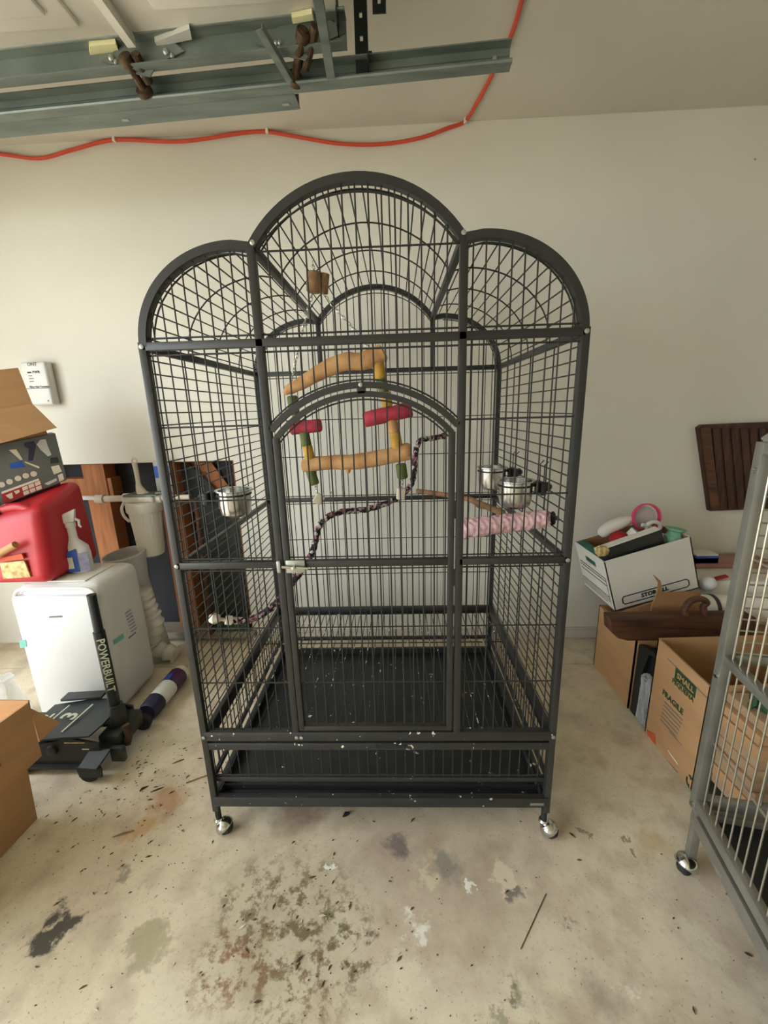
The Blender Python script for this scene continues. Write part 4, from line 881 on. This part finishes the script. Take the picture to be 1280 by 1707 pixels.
# ================================================================== clutter along the wall, other side
XA = 1.035
def openbox(name, x0, x1, y0, y1, h, label, mat='cardboard', inmat='cardboard', t=.006, zs=None):
    """open-topped carton: four walls and a bottom"""
    o = thing(name, ((x0+x1)/2, (y0+y1)/2, 0), label, 'box'); zs = zs or (h, h, h, h)
    part('bottom', MB().b(x0, x1, y0, y1, .001, .008), inmat, o)
    C_ = [(x0, y0), (x1, y0), (x1, y1), (x0, y1)]
    for i in range(4):
        a, b_ = C_[i], C_[(i+1) % 4]; n = V((-(b_[1]-a[1]), b_[0]-a[0], 0)).normalized()*t
        part('wall_panel', MB().plate([(a[0], a[1], 0), (b_[0], b_[1], 0), (b_[0], b_[1], zs[(i+1) % 4]), (a[0], a[1], zs[i])], n), mat, o)
    return o
ba = openbox('moving_carton', XA, 1.5, .535, .85, .325, 'tan cardboard carton on the floor carrying the tilted white file box')
part('flap', MB().plate([(XA+.02, .56, .325), (XA+.01, .62, .33), (1.28, .70, .33), (1.3, .60, .325)], (0, 0, .004)), 'cardboard_pale', ba)
part('flap', MB().plate([(XA, .85, .32), (XA, .60, .322), (XA+.11, .62, .30), (XA+.10, .83, .30)], (0, 0, .004)), 'cardboard', ba)
part('flap', MB().plate([PY(.69, *p) for p in ((1040, 1036), (1030, 1022), (1092, 1003), (1096, 1040))], (0, .004, 0)), 'cardboard', ba)
torn = solo('torn_cardboard', MB().plate([PY(.645, *p) for p in ((1082, 1044), (1086, 1012), (1095, 990), (1098, 972), (1089, 958), (1101, 968), (1104, 988), (1135, 987), (1168, 986), (1166, 1044))], (0, .006, .0)), 'kraft_brown', 'torn brown cardboard sheet standing upright before the white file box', 'cardboard', smooth=0)
bb = openbox('moving_carton', XA, 1.5, .142, .41, .40, 'tan moving carton printed SMALL and FRAGILE with green lettering', zs=(.40, .42, .42, .41))
# print on its near side panel
FX = XA
def fp(u, v): return PX(FX-.0006, u, v)
def fpr(pts, mat, name='print'): return part(name, MB().plate([fp(*p) for p in pts], (-.0005, 0, 0)), mat, bb, smooth=0)
fpr(((1126.5, 1112), (1161, 1146), (1158, 1164), (1124, 1131)), 'green_ink')
def ftext(s_, u, v, size, mat): text(s_, fp(u, v), (0, -1, 0), (0, 0, 1), size, mat, bb, lift=.0012)
ftext('SMALL', 1142.5, 1138.5, .029, 'cardboard_pale'); ftext('PEQUEÑA', 1138, 1150, .024, 'green_ink'); ftext('FRAGILE', 1121, 1170, .030, 'green_ink')
for k in range(6): fpr(((1107-k*1.3, 1168+k*6), (1138-k*2.2, 1200+k*5.5), (1138-k*2.2, 1202+k*5.5), (1107-k*1.3, 1170+k*6)), 'ink_grey')
fpr(((1113, 1097), (1179, 1163), (1178.6, 1165), (1113, 1099)), 'ink_grey'); fpr(((1115, 1218), (1136, 1241), (1136, 1242.2), (1115, 1219.2)), 'ink_grey'); fpr(((1101, 1254), (1130, 1287), (1130, 1289.4), (1101, 1256.4)), 'ink_grey')
fpr(((1113, 1250), (1130, 1273), (1129.6, 1275), (1113, 1252)), 'paper'); fpr(((1078, 1216), (1092, 1224), (1093, 1244), (1080, 1238)), 'orange_print')
m = MB()
for k in range(3):      # recycling arrows
    c = fp(1152, 1307); P = [c + V((-.001, -.021*math.cos(t), .021*math.sin(t))) for t in [2*math.pi*(k+.12+.66*i/6)/3+.4 for i in range(7)]]; m.sweep(P, .001, .006, (1, 0, 0)); m.plate([P[-1]+V((0, .007, .004)), P[-1]+V((0, -.004, .009)), P[-1]+V((0, -.007, -.006))], (-.001, 0, 0))
part('recycle_mark', m, 'green_ink', bb)
# black tote wedged between the cartons, clear bubble bag in front of it
tt = thing('black_tote', (1.2, .47, 0), 'black plastic tote standing on edge between the two cartons', 'tote')
part('shell', MB().b(1.065, 1.45, .425, .528, .004, .30, .01, 2), 'black_plastic', tt)
part('rim', MB().plate([(1.04, .49, 0.0), (1.04, .525, .0), (1.045, .53, .31), (1.05, .445, .328), (1.06, .425, .31), (1.05, .47, .30), (1.045, .49, .2)], (.02, 0, 0)), 'black_plastic', tt)
m = MB(); m.b(1.035, 1.07, .418, .482, .004, .215, .02, 4)
bmesh.ops.subdivide_edges(m.bm, edges=m.bm.edges[:], cuts=3, use_grid_fill=True)
for v in m.bm.verts: v.co += V((random.uniform(-.006, .006), random.uniform(-.004, .004), random.uniform(-.004, .004) if v.co.z > .02 else 0))
solo('bubble_bag', m, 'clear_plastic', 'crinkled clear plastic bag in front of the black tote', 'bag', loc=(1.05, .45, 0), smooth=0)
# old wooden plank tool with a carved handle
wp = thing('wooden_plank_tool', (1.2, .55, .33), 'dark worn wooden plank with a carved handle lying across the cartons', 'wood tool')
k0 = PY(.52, 1018, 1050)
m = MB(); m.plate([PY(.52, *p) for p in ((1019, 1033), (1260, 1030), (1260, 1067), (1046, 1068), (1030, 1064), (1020, 1055))], (0, .065, 0)); part('stock', m, 'old_wood', wp)
P = interp([PY(.55, *p) for p in ((1146, 1036), (1141, 1018), (1150, 1003), (1166, 998), (1178, 1004), (1172, 1012), (1178, 1036))], 5); part('handle', MB().tube(P, .0125, 10), 'old_wood', wp)
# white banker's box, tipped
O = V((1.056, .75, .342)); an = math.radians(17); ex, ey, ez = V((math.cos(an), 0, math.sin(an))), V((-.03, 1, 0)).normalized(), V((-math.sin(an), 0, math.cos(an)))
def Q(x, y, z): return O + ex*x + ey*y + ez*z
BW, BD, BH = .375, .29, .252
fl = thing('file_box', O, 'white cardboard file storage box tipped on one corner full of odds and ends', 'box')
part('bottom', MB().hexa([Q(0, 0, 0), Q(BW, 0, 0), Q(BW, BD, 0), Q(0, BD, 0)], [Q(0, 0, .005), Q(BW, 0, .005), Q(BW, BD, .005), Q(0, BD, .005)]), 'kraft_brown', fl)
for a, b_, n in (((0, 0), (BW, 0), ey), ((0, BD), (BW, BD), -ey), ((0, 0), (0, BD), ex), ((BW, 0), (BW, BD), -ex)):
    for nm, k0, k1, zt, mt in (('wall_panel', 0, .004, BH, 'white_matte'), ('lining', .0042, .0052, BH-.001, 'kraft_brown')):
        m = MB(); z0_ = 0 if k0 == 0 else .01; A = V(a); B = V(b_)
        def quad(s0, s1, za, zb_):
            p, q = A.lerp(B, s0), A.lerp(B, s1); m.plate([Q(p.x, p.y, za)+n*k0, Q(q.x, q.y, za)+n*k0, Q(q.x, q.y, zb_)+n*k0, Q(p.x, p.y, zb_)+n*k0], n*(k1-k0))
        if abs(n.dot(ex)) > .5:      # end walls have a hand hole cut through
            quad(0, 1, z0_, .183); quad(0, 1, .212, zt); quad(0, .095/BD, .183, .212); quad(.197/BD, 1, .183, .212)
        else: quad(0, 1, z0_, zt)
        part(nm, m, mt, fl)
def loop(pts, w, par, mat='ink'):
    m = MB(); 
    for p, q in zip(pts, pts[1:]): m.bar(p, q, .0012, w, (p-q).cross(ey if abs((p-q).dot(ey)) < .5*(p-q).length else ex))
    return part('print', m, mat, par)
rr = [(.05, .022), (.325, .022), (.335, .03), (.335, .052), (.325, .06), (.05, .06), (.042, .052), (.042, .03), (.05, .022)]
loop([Q(x, -.0008, z) for x, z in rr], .0042, fl)
text('STOR/ALL', Q(.185, -.0004, .041), ex, ez, .027, 'ink', fl, bold=.04)
for z, y0, y1 in ((.155, .02, .27), (.14, .02, .27), (.118, .02, .27), (.06, .02, .28), (.048, .02, .28), (.036, .02, .28), (.024, .05, .28)): part('print', MB().plate([Q(-.0008, y0, z), Q(-.0008, y1, z), Q(-.0008, y1, z+.004), Q(-.0008, y0, z+.004)], -ex*.0006), 'ink_grey' if z < .05 else 'ink', fl)
part('print', MB().plate([Q(-.0008, .02, .03), Q(-.0008, .023, .03), Q(-.0008, .023, .157), Q(-.0008, .02, .157)], -ex*.0006), 'ink', fl)
# things inside the file box
bk = thing('black_binder', Q(.14, .08, .2), 'big black binder with white page edge standing in the file box', 'binder')
part('cover', MB().hexa([Q(.012, .02, .06), Q(.285, .02, .06), Q(.285, .055, .06), Q(.012, .055, .06)], [Q(.006, .03, .29), Q(.28, .03, .305), Q(.28, .065, .305), Q(.006, .065, .29)], .002), 'black_plastic', bk)
part('pages', MB().hexa([Q(.01, .036, .28), Q(.276, .036, .29), Q(.276, .072, .29), Q(.01, .072, .28)], [Q(.01, .036, .297), Q(.276, .036, .312), Q(.276, .072, .312), Q(.01, .072, .297)]), 'paper', bk)
m = MB(); m.hexa([Q(.008, .09, .06), Q(.05, .09, .06), Q(.05, .27, .06), Q(.008, .27, .06)], [Q(.008, .09, .258), Q(.04, .09, .258), Q(.04, .27, .258), Q(.008, .27, .258)], .002); solo('teal_book', m, 'teal', 'teal book standing at the end of the file box', 'book', loc=Q(.02, .15, .06))
# pink hoop headset
c = PY(.93, 1077, 864)
hs = thing('pink_hoop', c, 'bright pink plastic hoop headband lying on the file box contents', 'hoop')
part('band', MB().sweep([c + V((.062*math.cos(t), .01*math.sin(t), .063*math.sin(t)+.004)) for t in [2*math.pi*k/32 for k in range(33)]], .028, .006, (.15, 1, -.2)), 'pink', hs)
part('inner_pad', MB().tube([c + V((.02+.032*math.cos(t), -.03, -.035+.026*math.sin(t))) for t in [2*math.pi*k/16 for k in range(16)]], .009, 8, True), 'white_matte', hs)
part('disc', MB().lathe([(0, 0), (.055, .001), (.055, .006), (0, .008)], c+V((-.004, .016, 0)), (.1, 1, -.1), 24), 'grey_plastic', hs)
m = MB(); P = [PY(.95, 1000, 893), PY(.95, 1010, 884), PY(.95, 1026, 875), PY(.95, 1044, 868), PY(.95, 1056, 864)]; m.tube(interp(P, 4), [.014, .02, .026, .029, .031, .032, .032, .032, .031, .03, .029, .027, .025, .022, .018, .014, .01][:17], 14); solo('plush_ear', m, 'white_matte', 'long white plush ear sticking out of the file box', 'plush toy', loc=P[2], smooth=60)
m = MB(); c2 = PY(.88, 1033, 898); m.lathe([(0, -.03), (.03, -.028), (.045, -.01), (.042, .015), (.02, .03), (0, .032)], c2, (.1, 0, 1), 18)
for v in m.bm.verts: v.co += V((random.uniform(-.004, .004), 0, random.uniform(-.004, .004)))
solo('red_cloth', m, 'red_cloth', 'crumpled red cloth among the file box contents', 'cloth', loc=c2, smooth=60)
c3 = PY(.87, 1056, 892); m = MB(); m.lathe([(.026, -.03), (.032, .02), (.029, .022), (.024, -.026), (0, -.026)], c3, (.5, -.2, .6), 18); solo('white_cup', m, 'white_plastic', 'small white cup tilted beside the red cloth', 'cup', loc=c3)
c4 = PY(.815, 1124, 890); m = MB(); m.lathe([(0, -.04), (.034, -.04), (.038, -.01), (.03, -.002), (.026, .01), (.04, .02), (.042, .026), (.034, .026), (0, .012)], c4, (.15, 0, 1), 22); t_ = solo('mint_cup', m, 'mint', 'mint green plastic cup in the corner of the file box', 'cup', loc=c4)
c5 = PY(.79, 1001, 917); m = MB(); m.lathe([(0, -.03), (.024, -.02), (.028, 0), (.016, .018), (0, .02)], c5, (0, 0, 1), 10)
for v in m.bm.verts: v.co += V((random.uniform(-.008, .008), random.uniform(-.004, .004), random.uniform(-.006, .006)))
solo('gift_ribbon', m, 'yellow_label', 'crumpled gold foil ribbon beside the black binder', 'ribbon', loc=c5, smooth=0)
m = MB(); P = [PY(.9, *p) for p in ((1070, 875), (1082, 878), (1092, 885), (1098, 892))]; m.tube(interp(P, 4), .009, 8); solo('white_cable', m, 'white_plastic', 'short white cable curling under the pink hoop', 'cable', loc=P[0])
# boxes behind that carry the upper things
openb = thing('storage_carton', (1.7, .88, 0), 'dull closed carton on the floor against the wall under the small boxes', 'box')
part('body', MB().b(1.515, 2.1, .68, 1.085, 0, .40, .003), 'cardboard_dull', openb)
part('tape', MB().b(1.515, 2.1, .86, .91, .4, .4012), 'cardboard_pale', openb)
r0 = [PY(.80, *p) for p in ((1172, 985), (1216, 974), (1300, 952))]
sb1 = thing('white_carton', PY(.8, 1200, 980), 'flat white carton with a red printed line on top of the storage carton', 'carton')
bz = .40; m = MB(); m.hexa([(1.40, .80, bz), (1.85, .74, bz+.002), (1.9, .95, bz+.002), (1.44, 1.0, bz)], [(1.41, .815, bz+.062), (1.86, .755, bz+.07), (1.9, .95, bz+.07), (1.45, 1.0, bz+.062)], .003); part('body', m, 'white_matte', sb1)
m = MB(); m.plate([PY(.79, *p) for p in ((1190, 966), (1214, 960), (1214, 963), (1191, 969))], (.0, .02, 0)); part('print', m, 'red_print', sb1)
m = MB(); m.hexa([(1.45, .95, bz+.066), (1.9, .92, bz+.07), (1.9, 1.08, bz+.07), (1.47, 1.08, bz+.066)], [(1.45, .95, bz+.085), (1.9, .92, bz+.09), (1.9, 1.08, bz+.09), (1.47, 1.08, bz+.085)], .002); solo('thin_book', m, 'dull_rose', 'thin dull red book lying on the flat white carton', 'book')
pb = PY(.98, 1168, 942); bl = thing('blue_carton', pb, 'small blue and white carton standing against the end of the file box', 'carton')
part('body', MB().b(pb.x-.045, pb.x+.06, .955, 1.03, bz+.083, pb.z+.065, .003), 'paper', bl); part('band', MB().b(pb.x-.046, pb.x+.061, .954, 1.031, bz+.085, bz+.125), 'blue_label', bl); part('band', MB().b(pb.x-.046, pb.x+.061, .954, 1.031, pb.z+.02, pb.z+.045), 'lavender', bl)
c6 = PY(.78, 1181, 972); m = MB(); m.lathe([(.012, -.034), (.024, -.03), (.033, 0), (.03, .012), (.012, .03), (0, .032)], c6, (.1, -.3, 1), 20); solo('plastic_bowl', m, 'white_plastic', 'small white plastic bowl upside down before the flat white carton', 'bowl', loc=c6, smooth=60)
c7 = PY(.68, 1168, 1016); wpv = thing('white_pail', c7, 'white plastic pail lying on its side with a dark band', 'pail')
part('pail', MB().lathe([(0, 0), (.052, 0), (.056, .01), (.066, .28), (.069, .285), (.069, .3), (.06, .3), (.05, .03), (0, .03)], c7+V((.0, .02, .0)), (1, 0, -.05), 28), 'white_matte', wpv); part('band', MB().lathe([(.0605, .045), (.0605, .06)], c7+V((0, .02, 0)), (1, 0, -.05), 28), 'jack_grey', wpv)
# dark slatted wooden panel on the wall
pnl = thing('slatted_wood_panel', PY(YB-.02, 1230, 780), 'dark brown slatted wooden panel fixed to the wall above the clutter', 'wood panel')
yp = YB-.028
part('board', MB().plate([PY(yp, *p) for p in ((1165, 713), (1172, 708), (1420, 698), (1430, 842), (1184, 852))], (0, .028, 0)), 'dark_wood', pnl)
for i in range(12):
    u = 1186+i*15.5; part('slat', MB().hexa([PY(yp, u, 714), PY(yp, u+11, 713.5), PY(yp, u+22, 848), PY(yp, u+11.5, 848.5)], [PY(yp, u, 714)+V((0, -.006, 0)), PY(yp, u+11, 713.5)+V((0, -.006, 0)), PY(yp, u+22, 848)+V((0, -.006, 0)), PY(yp, u+11.5, 848.5)+V((0, -.006, 0))], .002), 'dark_wood', pnl)
part('edge_strip', MB().plate([PY(yp, 1166, 714), PY(yp, 1181, 712), PY(yp, 1198, 850), PY(yp, 1184.5, 851)], (0, -.010, 0)), 'old_wood', pnl)
# flattened cartons stacked behind the silver cage
zb = .06
for i in range(9):
    h = .026+random.uniform(0, .012); x0 = 1.06+random.uniform(0, .02); y0 = -.02+random.uniform(-.012, .012)
    fc = solo('flattened_carton', MB().hexa([(x0, y0, zb), (1.75, y0-.02, zb), (1.75, .125, zb), (x0, .13, zb)], [(x0, y0, zb+h), (1.75, y0-.02, zb+h), (1.75, .125, zb+h), (x0, .13, zb+h)], .003), random.choice(('cardboard_dull', 'cardboard', 'cardboard_dull')), 'flattened brown cardboard carton behind the silver cage, %s' % ('lowest on the dark block', 'second up from the dark block', 'third up from the dark block', 'fourth up from the dark block', 'fifth up from the dark block', 'fourth down from the cloth strips', 'third down from the cloth strips', 'second down from the cloth strips', 'topmost under the cloth strips')[i], 'cardboard', 'flattened cartons behind the silver cage', loc=(1.4, .05, zb))
    if i in (2, 3, 4): part('print', MB().b(1.17, 1.34, y0-.012, y0-.0105, zb+.003, zb+h-.003), 'red_print', fc)
    zb += h+.003
solo('shade_block', MB().b(1.05, 1.76, -.035, .13, 0, .058, .004), 'jack_grey', 'low dark block in place of shade under the flattened cartons', 'shade block')  # dark block put where only shade falls under the stack
for i in range(7):      # pale tangled cloth strips on the stack
    x = 1.10+i*.06; P = [V((x+random.uniform(-.03, .05), .02+random.uniform(-.04, .07), zb+.012+random.uniform(0, .03))) for _ in range(5)]; P[0].z = zb+.008; P[-1].z = zb+.008
    solo('cloth_strip', MB().sweep(interp(P, 5), .022, .004, (.3, .5, .8)), 'white_matte' if i % 3 else 'green_ink', 'pale twisted cloth strip in the tangle on the flattened cartons' if i % 3 else 'dark green twisted strip in the tangle on the flattened cartons', 'cloth', 'cloth strips on the flattened cartons', loc=P[2], smooth=60)

# ================================================================== litter on the floor
def chip(mb, p, l, w, a, h=.002):
    d = V((math.cos(a), math.sin(a), 0)); s = V((-d.y, d.x, 0)); k = random.uniform(.3, .8)
    b_ = [p-d*l, p-s*w*k, p+d*l, p+s*w]
    mb.hexa(b_, [q+V((0, 0, h*random.uniform(.5, 1.2))) for q in b_])
m1, m2 = MB(), MB()
for i in range(430):
    r = random.random()
    if r < .62: u, v = random.gauss(215, 75), random.gauss(1310, 75)
    elif r < .8: u, v = random.uniform(30, 1240), random.uniform(1340, 1700)
    else: u, v = random.gauss(520, 90), random.gauss(1540, 70)
    if v < 1205 or v > 1760 or u < -60: continue
    p = PZ(0, u, v)
    if p.x < -1.11 and p.y < .06 and p.y > -.45: continue
    if -1.4 < p.x < -.96 and .15 < p.y < .45: continue
    p.z = .0004; s = random.random()**4
    chip(m1 if random.random() < .8 else m2, p, .0018+.009*s, .0012+.0025*s, random.gauss(.55, .6))
tag(part('floor_litter', m1, 'crumb', None, None, 0), 'scattered dark wood and leaf crumbs over the concrete floor', 'litter', kind='stuff')
tag(part('paint_crumbs', m2, 'bone_white', None, None, 0), 'tiny pale paint crumbs over the concrete floor', 'litter', kind='stuff')
def bit(name, u, v, l, w, a, mat, label, h=.004, cat='debris'):
    p = PZ(0, u, v); mb = MB(); chip(mb, V((0, 0, .0004)), l, w, a, h); mb.tube([V((-l*.6*math.cos(a), -l*.6*math.sin(a), h*.7)), V((l*.7*math.cos(a), l*.7*math.sin(a), h*.9))], [w*.3, w*.12], 5)
    o = part(name, mb, mat, None, None, 0); o.location = (p.x, p.y, 0); return tag(o, label, cat)
bit('black_scrap', 577, 1360, .012, .008, .5, 'black_plastic', 'small black plastic scrap on the floor before the black cage', .012)
bit('twig', 206, 1391, .03, .004, .35, 'cork', 'thin pale twig on the floor below the jack', .005, 'twig')
bit('wood_shaving', 297, 1270, .020, .005, .5, 'cork', 'tan wood shaving on the floor beside the jack', .004, 'shaving')
bit('bark_chip', 240, 1315, .014, .005, .8, 'rusty', 'dark bark chip near the jack caster', .004, 'bark')
bit('bark_chip', 262, 1317, .020, .004, .5, 'rusty', 'long thin bark strip near the jack caster', .003, 'bark')
bit('rusty_nail', 764, 1343, .010, .002, .9, 'rusty', 'rusty nail on the floor under the cage tray', .003, 'nail')
bit('leaf', 954, 1393, .010, .003, -.9, 'rusty', 'small dark curled leaf by the cage caster', .003, 'leaf')
bit('leaf', 1247, 1592, .007, .003, -.6, 'rusty', 'tiny dark leaf on the bare floor by the silver cage', .003, 'leaf')
p, q = PZ(.001, 910, 1490), PZ(.001, 868, 1582); solo('wire_stalk', MB().tube([p, p.lerp(q, .4), q], .0011, 6), 'crumb', 'long thin brown stalk lying on the concrete floor', 'stalk', loc=p)
p, q = PZ(.0025, 375, 1284), PZ(.0025, 310, 1305); solo('dry_stem', MB().tube([p, p.lerp(q, .5)+V((0, .004, 0)), q], .002, 6), 'cork', 'long dry brown stem on the floor beside the cage leg', 'stem', loc=p)
